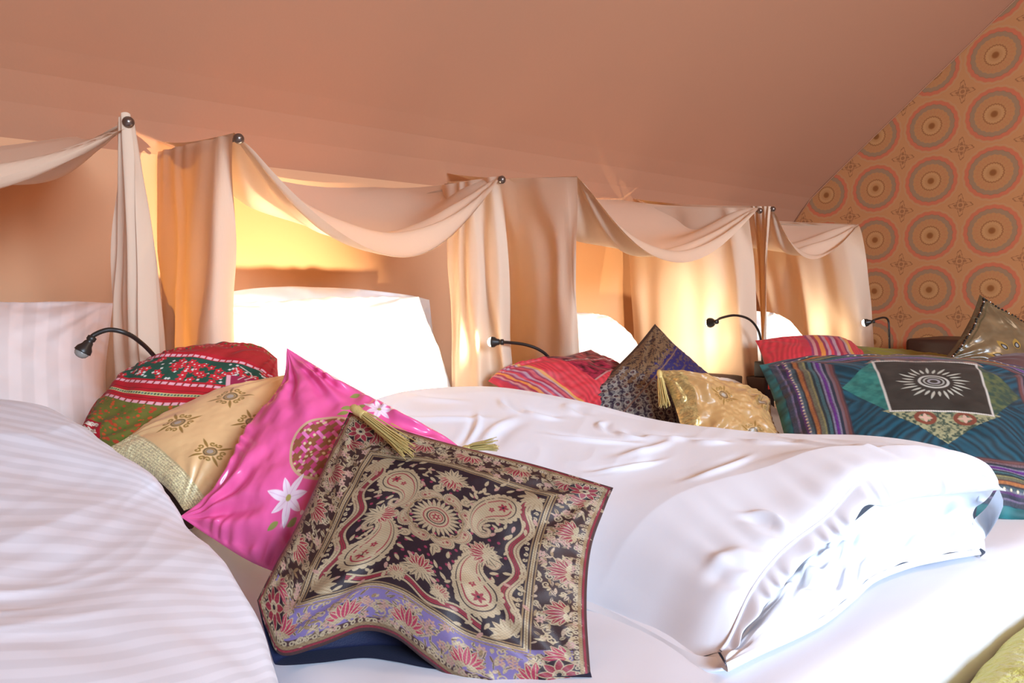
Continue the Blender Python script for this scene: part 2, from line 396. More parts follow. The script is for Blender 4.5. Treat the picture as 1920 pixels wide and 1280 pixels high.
# ------------------------------------------------------------------ painter for woven / embroidered patterns (on the cloth's own u,v)
class Canvas:
    """u,v in [-1,1]; v grows from the TL-TR edge to the BL-BR edge"""
    def __init__(s, n, m, base):
        s.n, s.m = n, m; s.u = np.linspace(-1, 1, m); s.v = np.linspace(-1, 1, n)
        s.c = np.ones((n, m, 4)); s.c[:, :, :3] = base; s.px = 2/min(n, m)
        s.U, s.V = np.meshgrid(s.u, s.v)
    def win(s, cx, cy, r):
        a, b = np.searchsorted(s.u, [cx-r, cx+r]); c, d = np.searchsorted(s.v, [cy-r, cy+r])
        return slice(c, d), slice(a, b)
    def put(s, sl, sd, col, metal=0, op=1.0):
        """sd: signed distance (negative inside)"""
        a = np.clip(.5-sd/(s.px*1.1), 0, 1)*op
        if a.size == 0: return
        k = s.c[sl]; k[..., :3] = k[..., :3]*(1-a[..., None])+np.array(col)*a[..., None]
        k[..., 3] = k[..., 3]*(1-a)+(1-metal)*a
    def full(s, sd, col, metal=0, op=1.0): s.put((slice(None), slice(None)), sd, col, metal, op)
    def loc(s, cx, cy, r, ang=0):
        sl = s.win(cx, cy, r); x = s.U[sl]-cx; y = s.V[sl]-cy; c_, s_ = math.cos(ang), math.sin(ang)
        return sl, x*c_+y*s_, -x*s_+y*c_
    def disc(s, cx, cy, r, col, metal=0):
        sl, x, y = s.loc(cx, cy, r*1.3+.01); s.put(sl, np.hypot(x, y)-r, col, metal)
    def ring(s, cx, cy, r, w_, col, metal=0):
        sl, x, y = s.loc(cx, cy, r+w_+.01); s.put(sl, np.abs(np.hypot(x, y)-r)-w_, col, metal)
    def leaf(s, cx, cy, ang, L, W, col, metal=0, vein=None, line=None):
        """pointed leaf starting at cx,cy and running along ang"""
        mx, my = cx+math.cos(ang)*L/2, cy+math.sin(ang)*L/2
        sl, x, y = s.loc(mx, my, L*.62+.01, ang)
        t = np.clip((x/L+.5), 0, 1); wd = W*np.sin(PI*t**.8)**.8
        sd = np.maximum(np.abs(y)-wd, np.abs(x)-L/2)
        if line is not None: s.put(sl, sd-.006, line)
        s.put(sl, sd, col, metal)
        if vein is not None:
            s.put(sl, np.maximum(np.abs(y)-.0025, np.abs(x)-L*.42), vein)
    def petals(s, cx, cy, r0, r1, n, W, col, metal=0, line=None, ph=0):
        for k in range(n):
            a = ph+2*PI*k/n; s.leaf(cx+math.cos(a)*r0, cy+math.sin(a)*r0, a, r1-r0, W, col, metal, None, line)
    def line(s, pts, w_, col, metal=0):
        q = cr(np.array([(p[0], p[1], 0) for p in pts]), max(8, len(pts)*7))[:, :2] if len(pts) > 2 else np.array(pts, float)
        for a, b in zip(q[:-1], q[1:]):
            m = (a+b)/2; L = np.hypot(*(b-a)); sl = s.win(m[0], m[1], L/2+w_*2+.012)
            x = s.U[sl]-a[0]; y = s.V[sl]-a[1]; d = (b-a)/max(L, 1e-6); t = np.clip(x*d[0]+y*d[1], 0, L)
            s.put(sl, np.hypot(x-d[0]*t, y-d[1]*t)-w_, col, metal)
    def spiral(s, cx, cy, r, ang, turns, w_, col, sgn=1, metal=0):
        pts = [(cx+r*(1-.85*t)*math.cos(ang+sgn*turns*2*PI*t), cy+r*(1-.85*t)*math.sin(ang+sgn*turns*2*PI*t)) for t in np.linspace(0, 1, 9)]
        s.line(pts, w_, col, metal)
    def lotus(s, cx, cy, r, ang, red, gold, dark):
        for k, (a, l) in enumerate(((-1.25, .85), (1.25, .85), (-.85, .95), (.85, .95), (-.42, 1.0), (.42, 1.0), (0, 1.05))):
            s.leaf(cx, cy, ang+a, r*l, r*.17, red, 0, gold, gold)
        s.leaf(cx, cy, ang+1.75, r*.6, r*.14, gold, .3); s.leaf(cx, cy, ang-1.75, r*.6, r*.14, gold, .3)
    def paisley(s, cx, cy, R, ang, gold, red, dark, flip=1):
        """round end centred at cx,cy; the tail curls away along ang"""
        ca, sa = math.cos(ang), math.sin(ang)
        T = lambda x, y: (cx+R*(x*ca-flip*y*sa), cy+R*(x*sa+flip*y*ca))
        spine = [(0, 0), (.45, .05), (.9, .25), (1.25, .62), (1.38, 1.05), (1.2, 1.4), (.88, 1.42), (.78, 1.18), (.95, 1.05)]
        rad = [.78, .66, .47, .30, .19, .13, .10, .08, .07]
        q = cr(np.array([(a, b, c) for (a, b), c in zip(spine, rad)]), 46)
        def blob(k, off, col, m=0):
            ctr = T(.55, .5); sl = s.win(ctr[0], ctr[1], R*1.75); X = s.U[sl]; Y = s.V[sl]; sd = np.full(X.shape, 9.0)
            for a, b, c in q:
                px_, py_ = T(a, b); sd = np.minimum(sd, np.hypot(X-px_, Y-py_)-R*c*k)
            s.put(sl, sd-off, col, m)
        for i, (a, b, c) in enumerate(q[::1]):                           # scalloped outer edge
            if i % 2 == 0:
                px_, py_ = T(a, b)
                for sg in (1, -1):
                    if c > .15:
                        d = q[min(i+1, 45)]-q[max(i-1, 0)]; L = math.hypot(d[0], d[1])+1e-6; nx, ny = -d[1]/L*sg, d[0]/L*sg
                        ex, ey = T(a+nx*c, b+ny*c); s.disc(ex, ey, R*.10, gold, .3)
        for k in range(11):
            a = PI/2+PI*k/10; ex, ey = T(.80*math.cos(a), .80*math.sin(a)); s.disc(ex, ey, R*.11, gold, .3)
        blob(1.06, 0, gold, .3); blob(.86, 0, dark); blob(.80, 0, gold, .3); blob(.62, 0, red); blob(.54, 0, gold, .3)
        x, y = T(-.1, 0); s.petals(x, y, R*.03, R*.26, 6, R*.06, red, 0); s.disc(x, y, R*.06, dark)
        x, y = T(.42, .08); s.petals(x, y, R*.02, R*.15, 5, R*.045, red, 0)

def thick(n, m, p=2.4, q=.62):
    a = np.abs(np.linspace(-1, 1, m))[None]; b = np.abs(np.linspace(-1, 1, n))[:, None]
    return ((1-a**p)*(1-b**p))**q
def edge(a, b, mids=None, bow=0.0, ctr=None):
    a = np.array(a, float); b = np.array(b, float)
    if mids: return [a]+list(mids)+[b]
    m = (a+b)/2; L = np.linalg.norm(b-a); d = (ctr-m); d /= np.linalg.norm(d)
    return [a, a*.75+b*.25+d*L*bow*.8, m+d*L*bow, a*.25+b*.75+d*L*bow*.8, b]
def cushion(name, label, cat, corners, T, front, back, paint=None, res=200, bow=.06, edges=None, group=None,
            wr=.004, wf=3.0, seed=0, tb=None, seam=None, prof=(2.4, .62), belly=0, crease=.6):
    """corners TL,TR,BR,BL as (px,py,depth); returns thing, front grid"""
    c = [P(*k) for k in corners]; ctr = sum(c)/4; E = edges or {}
    f = lambda k: [P(*q) for q in E[k]] if k in E else None
    top = cra(edge(c[0], c[1], f('top'), bow, ctr), res); bot = cra(edge(c[3], c[2], f('bottom'), bow, ctr), res)
    lef = cra(edge(c[0], c[3], f('left'), bow, ctr), res); rig = cra(edge(c[1], c[2], f('right'), bow, ctr), res)
    S = coons(top, bot, lef, rig); N = normals(S)
    k = N[res//2, res//2]; 
    if k@(CAM-ctr) < 0: N = -N
    # average the normal with the middle one so that folds do not self-cross
    N = N*.4+N[res//2, res//2]*(1 if N[res//2, res//2]@(CAM-ctr) > 0 else -1)*.6; N /= np.linalg.norm(N, axis=2, keepdims=True)
    t = thick(res, res, *prof)
    U, V = np.meshgrid(np.linspace(0, 1, res), np.linspace(0, 1, res))
    wv = wr*(fbm(U*wf+seed*3.1, V*wf+seed*1.7, 4)*1.1)
    for (cx, cy) in ((0, 0), (1, 0), (0, 1), (1, 1)):                    # creases radiating from the corners
        th = np.arctan2(V-cy, U-cx); r = np.hypot(U-cx, V-cy)
        wv = wv+wr*crease*np.sin(th*17+3*vnoise(r*4+seed, th*2))*np.exp(-((r-.28)/.2)**2)
    # small puckers along the seams
    e = np.minimum(np.minimum(U, 1-U), np.minimum(V, 1-V))
    al = np.where(np.minimum(U, 1-U) < np.minimum(V, 1-V), V, U)
    wv = wv+wr*.35*np.sin(al*70+4*vnoise(al*6+seed, e*3))*np.exp(-(e/.07)**2)*np.clip(e/.02, 0, 1)
    m_ = np.clip(t*3, 0, 1)
    G = S+N*(T*t+wv*m_)[..., None]
    loc = S.reshape(-1, 3).mean(0); loc = np.array([loc[0], loc[1], S[..., 2].min()])
    th_ = thing(name, tuple(loc), label, cat, group)
    cols = paint if paint is not None else None
    gridobj('front_cover', G, front, th_, cols=cols)
    s2 = slice(None, None, 4) if res >= 120 else slice(None, None, 2)
    ii = np.unique(np.append(np.arange(0, res, 4), res-1))
    tb = T if tb is None else tb
    B = S[ii][:, ii]-N[ii][:, ii]*(tb*t[ii][:, ii])[..., None]
    if belly: B[..., 2] = np.maximum(B[..., 2]-belly*(np.sin(PI*U)*np.exp(-((1-V)/.2)**2))[ii][:, ii], ZM+.004)
    gridobj('back_cover', B[:, ::-1], back, th_)
    if seam is not None:
        loop = np.concatenate([top[:-1], rig[:-1], bot[::-1][:-1], lef[::-1]])[::4]
        MB().tube(loop, .0028, 6, cap=False).build('piping', seam, th_)
    return th_, G, N
def tassel(parent, a, b, r=.009, n=46, mat=None, name='tassel'):
    """bundle of threads from the knot at a to the brushy end at b"""
    a = np.array(a); b = np.array(b); d = b-a; L = np.linalg.norm(d); d = d/L
    s = np.cross(d, [0, 0, 1]); s /= np.linalg.norm(s); t = np.cross(d, s); mb = MB()
    for k in range(n):
        q = rnd.uniform(0, 2*PI); rr = r*math.sqrt(rnd.random()); o = s*math.cos(q)*rr+t*math.sin(q)*rr
        l = L*rnd.uniform(.88, 1.04); w_ = s*rnd.uniform(-.002, .002)
        mb.tube([a+o*.25, a+d*l*.35+o*.75+w_, a+d*l*.7+o*1.0+w_-np.array([0, 0, .002]), a+d*l+o*1.5-np.array([0, 0, .004])], [.0011, .0011, .001, .0006], 3, cap=False)
    mb.lathe([(r*.25, -.004), (r*.6, 0), (r*.75, L*.08), (r*.6, L*.16), (r*.7, L*.2), (r*.5, L*.22)], a, d, 10)
    return mb.build(name, mat or MAT['gold'], parent)

# ---- patterns
GOLD = (.42, .325, .20); GOLD2 = (.28, .185, .095); RED = (.25, .022, .038); DARK = (.014, .005, .010); PURP = (.15, .11, .25)
def brocade(n):
    c = Canvas(n, n, DARK); r = random.Random(3)
    aU, aV = np.abs(c.U), np.abs(c.V); mx_ = np.maximum(aU, aV)
    # lavender ground of the lower border, brown in the others
    c.full(.66-mx_, (.030, .011, .011)); c.full(.66-mx_+10*(c.V < .66)*1.0*(c.V < .66), PURP); c.full(.915-mx_, (.050, .020, .018))
    # rows of small red dots in the dark field
    for i in range(-8, 9):
        for j in range(-8, 9):
            x, y = (i+.5*(j % 2))*.062, j*.052
            if math.hypot(x, y) < .5 and (i+j) % 3: c.disc(x, y, .011, (.20, .02, .05))
    # filler foliage in the four borders
    for k in range(1500):
        a = r.uniform(-.985, .985); b = r.uniform(.70, .955)
        s = r.choice((-1, 1)); x, y = (a, s*b) if r.random() < .5 else (s*b, a)
        q = r.uniform(0, 2*PI); col = r.choice((GOLD, GOLD, (.44, .32, .22), GOLD2))
        c.leaf(x, y, q, r.uniform(.03, .07), r.uniform(.005, .013), col, .3, r.choice((None, DARK)))
        if k % 5 == 0: c.spiral(x, y, r.uniform(.02, .035), q, 1.2, .0035, GOLD, r.choice((1, -1)))
        if k % 9 == 0: c.petals(x, y, .006, .032, 6, .008, (.42, .24, .19)); 
    # red lotuses at regular spots of the borders
    for k in range(5):
        p = -.72+.36*k
        for x, y, a in ((p, .825, -PI/2), (p, -.825, PI/2), (.825, p, PI), (-.825, p, 0)):
            c.disc(x, y, .062, DARK); c.lotus(x-math.cos(a)*.055, y-math.sin(a)*.055, .125, a, (.36, .03, .07) if y > .7 else RED, GOLD, DARK)
    for x, y in ((.84, .84), (-.84, .84), (.84, -.84), (-.84, -.84)):
        c.disc(x, y, .11, DARK); c.petals(x, y, .02, .11, 8, .02, RED, 0, GOLD); c.ring(x, y, .03, .006, GOLD)
    # frame lines
    for q, w_, col in ((.665, .012, GOLD), (.665, .004, GOLD2), (.640, .0045, GOLD2), (.69, .0045, GOLD2), (.958, .010, GOLD2), (.978, .006, RED)):
        c.full(np.abs(mx_-q)-w_, col, .3)
    # outer bead row
    for k in range(48):
        p = -.96+k*.0408
        for x, y in ((p, .935), (p, -.935), (.935, p), (-.935, p)): c.ring(x, y, .010, .004, GOLD)
    # waving ribbons inside the frame
    wav = .035*np.sin(c.V*17); wah = .030*np.sin(c.U*17)
    inn = (mx_ < .63)
    for dv, w_, col in ((.56, .042, (.10, .03, .03)), (.575, .008, GOLD), (.556, .0045, RED), (.541, .0045, RED), (.522, .008, GOLD), (.596, .009, GOLD)):
        c.full(np.where(aV < .60, np.abs(aU-dv-wav)-w_, 9), col, .3 if col != RED else 0)
    for dv, w_, col in ((.575, .008, GOLD), (.553, .0065, RED), (.537, .0065, RED), (.520, .0065, GOLD)):
        c.full(np.where((aU < .42) & (c.V > 0), np.abs(aV-dv-.02-wah)-w_, 9), col, .3 if col != RED else 0)
    for sx in (-1, 1):
        for k in range(26):
            y = -.58+k*.046; s_ = .612+.0*k; c.spiral(sx*(s_), y, .016, k, 1.0, .0035, GOLD, sx)
    # central medallion
    cy = -.10
    c.petals(0, cy, .09, .165, 26, .012, GOLD, .3); c.disc(0, cy, .105, GOLD, .3); c.ring(0, cy, .085, .004, RED); c.ring(0, cy, .062, .004, DARK); c.ring(0, cy, .045, .004, RED); c.petals(0, cy, .0, .035, 6, .008, RED); c.disc(0, cy, .010, GOLD)
    for k in range(8):
        a = 2*PI*k/8+.2; x, y = .235*math.cos(a), cy+.235*math.sin(a)
        c.paisley(x-.02*math.cos(a), y-.02*math.sin(a), .058, a+1.3, GOLD, RED, DARK, 1)
        a2 = a+.36; c.spiral(.285*math.cos(a2), cy+.285*math.sin(a2), .036, a2+2, 1.3, .009, GOLD, 1, .3)
        a2 = a-.36; c.leaf(.27*math.cos(a2), cy+.27*math.sin(a2), a2, .085, .02, GOLD, .3, DARK)
    c.ring(0, cy, .183, .005, GOLD2)
    # paisleys near the corners
    for x, y, a, fl in ((-.36, -.40, .45, 1), (.38, -.40, PI-.45, -1), (-.36, .34, -.85, -1), (.37, .36, PI+.85, 1)):
        R = .155 if y < 0 else .185
        for k in range(26):                                              # leafy halo
            q = a+2*PI*k/26; c.leaf(x+R*(1.1+.35*(k%2))*math.cos(q), y+R*(1.1+.35*(k%2))*math.sin(q), q+.9, .06, .012, GOLD if k % 3 else (.42, .24, .19), .3)
        c.paisley(x, y, R, a, GOLD, RED, DARK, fl)
    # flower sprigs between them
    for x, y, a in ((-.36, -.04, PI*.05), (.36, .02, PI*.95), (0, .40, -PI/2), (0, -.50, PI/2), (-.12, .52, -2.0), (.15, .50, -1.1)):
        big = abs(x) > .2 or x == 0
        for k in range(9): c.leaf(x, y, a+PI+(k-4)*.42, (.13 if big else .07)*r.uniform(.7, 1.1), .020, GOLD, .3, DARK)
        c.lotus(x, y, .105 if big else .06, a, RED, GOLD, DARK)
    for k in range(120):
        q = r.uniform(0, 2*PI); R = r.uniform(.42, .68); x, y = R*math.cos(q)*1.0, R*math.sin(q)
        if abs(x) < .5 and abs(y) < .58: c.leaf(x, y, r.uniform(0, 6.3), .05, .010, GOLD, .3)
    # little leaves in the inner corners
    for sx in (-1, 1):
        for sy in (-1, 1):
            for k in range(6): c.leaf(sx*.58, sy*.58, math.atan2(-sy, -sx)+(k-2.5)*.5, .12, .026, GOLD, .3, GOLD2)
    # weave: fine horizontal thread hatch
    lum = c.c[..., 0] > .22
    c.c[..., :3] *= np.where(lum, .84+.16*np.sin(c.V*300+c.U*60)*np.sin(c.U*260), 1)[..., None]
    return c.c
def embroid(c, x, y, R, th0, dk, md):
    c.ring(x, y, R*.30, R*.05, dk); c.disc(x, y, R*.24, (.42, .36, .30)); c.ring(x, y, R*.20, R*.03, md)
    for k in range(4):
        a = th0+k*PI/2; c.leaf(x+R*.36*math.cos(a), y+R*.36*math.sin(a), a, R*.75, R*.07, md, .2)
        for s_ in (-1, 1):
            c.spiral(x+R*.62*math.cos(a+s_*.5), y+R*.62*math.sin(a+s_*.5), R*.17, a+s_*2.2, 1.0, R*.035, md, s_)
def golden(n):
    c = Canvas(n, n, (.80, .52, .25))
    for x, y, t in ((-.33, -.35, .2), (-.30, .42, .2), (.32, -.50, .3), (.38, .12, .1), (.05, .85, 0), (.85, -.2, 0), (.86, .72, 0)): embroid(c, x, y, .24, t, (.20, .13, .05), (.33, .20, .05))
    # gilded border along the left edge
    c.full(c.U+.72, (.92, .84, .52), .25)
    for k in range(9):
        c.full(np.where(c.U < -.72, np.abs(c.U+.97-k*.03)-.004, 9), (.62, .54, .28), .4)
    c.full(np.abs(c.U+.72)-.010, (.80, .72, .42), .7); c.full(np.where(c.U < -.7, np.abs(c.V+.72)-.012, 9), (.80, .72, .42), .7)
    g = np.clip(fbm(c.U*90, c.V*90, 2), -1, 1); msk = (c.U < -.72)
    c.c[..., :3] *= (1+.45*g*msk)[..., None]
    return c.c
def crinkle_gold(n):
    c = Canvas(n, n, (.50, .29, .11))
    for x, y in ((-.2, -.35), (.25, .45), (.62, -.45), (.80, .55), (-.15, .9)): embroid(c, x, y, .26, .3, (.14, .08, .03), (.30, .17, .04))
    c.full(c.U+.74, (.52, .38, .15), .6)
    g = np.clip(fbm(c.U*60, c.V*60, 2), -1, 1); c.c[..., :3] *= (1+.35*g*(c.U < -.74))[..., None]
    return c.c
def pink(n):
    P1 = (.80, .115, .34); c = Canvas(n, n, P1)
    # woven basket of brown ribbon with an outline cord, on the lower right of the middle
    bx, by, R = .12, -.16, .37
    sl, x, y = c.loc(bx, by, R*1.3, .25)
    inside = np.maximum(np.hypot(x, y*1.0)-R, -(y+R*2))
    c.put(sl, inside, (.62, .07, .24))
    s1 = np.where(inside < -.015, np.abs(((x/.105) % 1)-.5)-.24, 9)*.105; c.put(sl, s1, (.27, .10, .045))
    s2 = np.where((inside < -.015), np.abs(((y/.105) % 1)-.5)-.22, 9)*.105
    chk = ((np.floor(x/.105)+np.floor(y/.105)) % 2 == 0); c.put(sl, np.where(chk, s2, 9), (.27, .10, .045))
    c.put(sl, np.where(chk, 9, np.where(inside < -.015, np.abs(((y/.105) % 1)-.5)-.16, 9)*.105), (.80, .22, .50))
    c.put(sl, np.abs(inside)-.014, (.62, .42, .26), .4)
    r = random.Random(5)
    for k in range(60):
        a = r.uniform(0, 6.3); q = R*math.sqrt(r.random())*.95; c.disc(bx+q*math.cos(a), by+q*math.sin(a), .014, (.75, .62, .36), .6)
    # ribbon daisies
    for fx, fy, s_ in ((.22, -.84, .17), (.10, .44, .26), (.66, -.50, .12)):
        for k in range(7):
            a = k*.9+.3; c.leaf(fx, fy, a, s_*(1.0 if k % 2 else .8), s_*.16, (.86, .70, .80), 0, (.70, .40, .60))
        c.disc(fx, fy, s_*.12, (.45, .40, .12), .4)
    for fx, fy in ((-.02, -.70), (.08, -.80), (-.08, -.92), (.12, .66), (.28, .56), (.0, -.62)):
        c.leaf(fx, fy, 2.2, .12, .03, (.28, .30, .08)); c.disc(fx+.05, fy-.05, .022, (.85, .72, .80))
    # dotted gilt trail towards the right corner
    for k in range(22):
        x_, y_ = .50+.02*k, -.62+.012*k; c.disc(x_, y_+.05*math.sin(k), .016, (.80, .55, .50), .2)
    c.line([(.42, -.75), (.60, -.72), (.72, -.60), (.86, -.62), (.95, -.45)], .012, (.60, .36, .14), .4)
    c.line([(.45, -.60), (.62, -.55), (.78, -.42), (.92, -.38)], .012, (.60, .36, .14), .4)
    return c.c
def kantha(n):
    R_ = (.42, .012, .02); c = Canvas(n, n, R_); r = random.Random(11)
    gr = (.14, .13, .025); dg = (.02, .07, .045); pk = (.72, .36, .40); wh = (.62, .60, .55)
    W = c.V-.35*c.U
    c.full(.28-W, gr)                                                    # green patch with red blots
    for k in range(700):
        x, y = r.uniform(-1, 1), r.uniform(-.1, 1)
        if y-.35*x > .31: c.disc(x, y, r.uniform(.009, .024), r.choice(((.42, .05, .02), (.50, .08, .02), (.10, .14, .02))))
    c.full(np.abs(W-.12)-.16, R_)
    for k in range(26):
        x = -.98+k*.078
        for yy in (.27, -.055):
            y = yy+.35*x; sl, a, b = c.loc(x, y, .06, .33); c.put(sl, np.maximum(np.abs(a)-.031, np.abs(b)-.021), pk); c.put(sl, np.abs(a+.036)-.004+np.maximum(0, np.abs(b)-.022)*9, dg)
    c.full(np.abs(W-.13)-.026, (.50, .44, .20))
    for k in range(60):
        x = -.98+k*.033; y = .13+.35*x; c.disc(x, y, .013, dg if k % 3 else (.05, .16, .16))
    c.full(np.abs(W-.055)-.004, (.16, .01, .01)); c.full(np.abs(W-.20)-.004, (.16, .01, .01))
    # dark green band strewn with red and white flowers
    c.full(np.abs(W+.33)-.22, dg)
    for k in range(150):
        x = r.uniform(-1, 1); y = r.uniform(-.53, -.13)+.35*x
        if k % 2: c.petals(x, y, 0, .055, 5, .017, (.52, .02, .03), ph=r.random()*6); c.disc(x, y, .010, wh)
        else:
            sl, a, b = c.loc(x, y, .03, r.uniform(0, 3)); c.put(sl, np.maximum(np.abs(a), np.abs(b))-.014, wh)
    for k in range(26):
        x = -.98+k*.078; y = -.58+.35*x; sl, a, b = c.loc(x, y, .06, .33); c.put(sl, np.maximum(np.abs(a)-.031, np.abs(b)-.019), pk)
    c.full(W+.66, (.36, .02, .02))
    for k in range(260):
        x = r.uniform(-1, 1); y = r.uniform(-1, -.70)-.08; c.leaf(x, y, r.uniform(0, 6), .05, .010, r.choice((gr, (.50, .10, .08), dg)))
    # patch of pale linework at the right
    m_ = (c.U > .45) & (W > -.3) & (W < .6)
    c.full(np.where(m_, -1, 9), (.30, .02, .06))
    for k in range(34):
        x0, y0 = r.uniform(.47, .97), r.uniform(-.3, .55)
        c.line([(x0, y0), (x0+r.uniform(-.12, .12), y0+r.uniform(.05, .14))], .006, (.62, .50, .42))
    c.full(np.abs(c.U-.45)-.022+9*((W < -.3) | (W > .6)), pk)
    # embroidered corner tab with pale scrolls at the lower left, plain red hem
    m2 = (c.U < -.72)&(c.V > .50)
    c.full(np.where(m2, -1, 9), (.38, .01, .02))
    for k in range(16): c.spiral(-.94+.05*(k % 4), .56+.10*(k//4), .035, k, 1.1, .008, (.70, .62, .50), 1)
    c.full(np.maximum(np.abs(c.U), np.abs(c.V))*-1+.965, (.40, .012, .02))
    return c.c
def stripes(c, coord, lo, hi, table):
    w_ = (hi-lo)/sum(t[0] for t in table); x = lo
    for t in table:
        a, b = x, x+t[0]*w_; x = b; c.full(np.maximum(a-coord, coord-b), t[1], t[2] if len(t) > 2 else 0)
TEALS = [(1.2, (.05, .06, .09)), (.5, (.16, .13, .22)), (.9, (.03, .03, .06)), (.6, (.10, .03, .14)), (.5, (.20, .20, .26)), (.7, (.06, .10, .12)), (.4, (.02, .02, .03)), (.9, (.40, .15, .05), .2), (.3, (.14, .04, .03)),
         (.9, (.14, .14, .09)), (.5, (.25, .23, .10)), (.6, (.02, .04, .05)), (.8, (.05, .13, .15)), (.4, (.02, .02, .03)), (.5, (.22, .20, .30)), (.8, (.13, .03, .24), .2), (.5, (.22, .20, .30)), (.7, (.02, .03, .05)), (.7, (.16, .10, .12)), (.8, (.13, .05, .05)), (.4, (.05, .03, .04))]
def teal(n):
    T0 = (.004, .062, .100); c = Canvas(n, n, T0); aU, aV = np.abs(c.U), np.abs(c.V)
    # pleated silk: fold shade painted into the colour, running towards the middle
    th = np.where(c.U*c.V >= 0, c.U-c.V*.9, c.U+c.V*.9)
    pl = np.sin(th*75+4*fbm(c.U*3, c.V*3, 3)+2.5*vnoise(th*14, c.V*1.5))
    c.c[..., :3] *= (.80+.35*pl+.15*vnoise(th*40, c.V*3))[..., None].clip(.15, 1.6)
    # octagon of patches: diamond points
    d = 0
    def patch(mask, col, f=24, amp=.35, col2=None):
        nse = fbm(c.U*f, c.V*f, 3); k = np.clip(nse*amp+.5, 0, 1)[..., None]
        col2 = col2 or tuple(x*.5 for x in col); v = np.array(col)*k+np.array(col2)*(1-k)
        c.c[mask, :3] = v[mask]
    yy = c.V+.20
    inn = (aU < .34) & (np.abs(yy) < .40)
    tri_l = (c.U < 0) & (aU >= .32) & (aU/.60+np.abs(yy)*.62/.60 < 1.0); tri_r = (c.U > 0) & (aU >= .32) & (aU/.60+np.abs(yy)*.62/.60 < 1.0)
    tri_b = (yy > .38) & (aU*.9+(yy-.40)*1.0 < .34); tri_t = (yy < -.38) & (aU*.9-(yy+.40) < .34)
    patch(tri_l, (.03, .20, .17), 22, .6, (.01, .12, .11)); patch(tri_r, (.09, .12, .05), 22, .9, (.02, .06, .045))
    patch(tri_b, (.30, .30, .17), 50, 1.2, (.04, .07, .05)); patch(tri_t, (.30, .20, .16), 40, 1.0, (.08, .10, .10))
    for x in (-.12, .14):
        c.ring(x, .28, .060, .016, (.18, .05, .03)); c.petals(x, .28, 0, .05, 4, .014, (.55, .36, .28))
    patch(inn, (.034, .033, .028), 8, .5, (.016, .016, .014))
    for k in range(26):                                                  # stitched sunburst on the dark velvet
        a = 2*PI*k/26; c.leaf(.13*math.cos(a), -.20+.145*math.sin(a), a+.2, .10*(1.2 if k % 2 else .8), .010, (.42, .44, .38))
    c.ring(0, -.20, .095, .009, (.45, .46, .42)); c.ring(0, -.20, .065, .006, (.34, .35, .32)); c.ring(0, -.20, .035, .008, (.30, .30, .32))
    for k in range(44):
        t = -.34+.68*k/43
        for x, y in ((t, .20), (t, -.60), (.34, -.20+t*1.17), (-.34, -.20+t*1.17)): c.disc(x, y, .009, (.62, .62, .58), .3)
    # striped borders on all four sides, velvet edge outside
    mx_ = np.maximum(aU, aV)
    side = aU > aV
    for msk, co, sg in ((side, aU, 0), (~side, aV, 1)):
        co2 = np.where(msk, 1-co, -5)
        tb = TEALS; stripes(c, co2, .05, .40 if sg == 0 else .36, tb)
        lum = (1+.18*np.sin(np.where(side, c.V, c.U)*300))
    nb = (mx_ > .66)&(mx_ < .95)
    c.c[..., :3] *= np.where(nb, .85+.3*np.clip(vnoise(c.U*160, c.V*160), -.5, .5), 1)[..., None]
    for k in range(120):
        t = -.9+1.8*k/119
        for co in (.795,): 
            for x, y in ((t, .865), (t, -.865), (.865, t), (-.865, t)):
                if k % 3 == 0: c.disc(x, y, .007, (.85, .70, .45), .6)
    ed = mx_ > .955
    c.c[ed, :3] = (np.array((.015, .12, .13))*(1+.5*fbm(c.U*14, c.V*14, 2)[ed][:, None]))
    return c.c
REDS = [(1, (.46, .03, .05)), (.4, (.25, .04, .10)), (.5, (.50, .22, .20)), (.5, (.30, .03, .06)), (.7, (.62, .22, .05)), (.4, (.22, .03, .08)), (.5, (.42, .22, .26)), (.5, (.55, .05, .06)), (.4, (.25, .03, .10)), (.6, (.40, .24, .28)),
        (.5, (.30, .02, .05)), (.7, (.48, .08, .09)), (.4, (.20, .04, .09)), (.5, (.42, .28, .24)), (.7, (.62, .28, .07))]
def redstripe(n, lo=-.97, hi=-.60, velvet=True):
    c = Canvas(n, n, (.60, .04, .055))
    pl = np.sin(c.U*80+5*vnoise(c.U*5, c.V*2)+c.V*10); c.c[..., :3] *= (.88+.16*pl)[..., None]
    stripes(c, c.U, lo, hi, REDS)
    if velvet:
        m_ = (c.V < -.05+.4*np.abs(c.U-.35)) & (c.U > -.15); k = fbm(c.U*16, c.V*16, 3)
        c.c[m_, :3] = (np.array((.20, .008, .025))*(1+.9*k[m_][:, None])).clip(0, 1)
        m2 = (c.V < -.45) & (c.U > .0); c.c[m2, :3] = (np.array((.24, .03, .03))*(1+.9*k[m2][:, None])).clip(0, 1)
        c.full(np.abs(c.V+.05-.4*np.abs(c.U-.35))-.015+9*(c.U < -.15), (.42, .20, .18))
        for q in range(24): c.disc(-.1+.045*q, -.52+.02*math.sin(q), .02, (.55, .32, .30), .2)
    return c.c
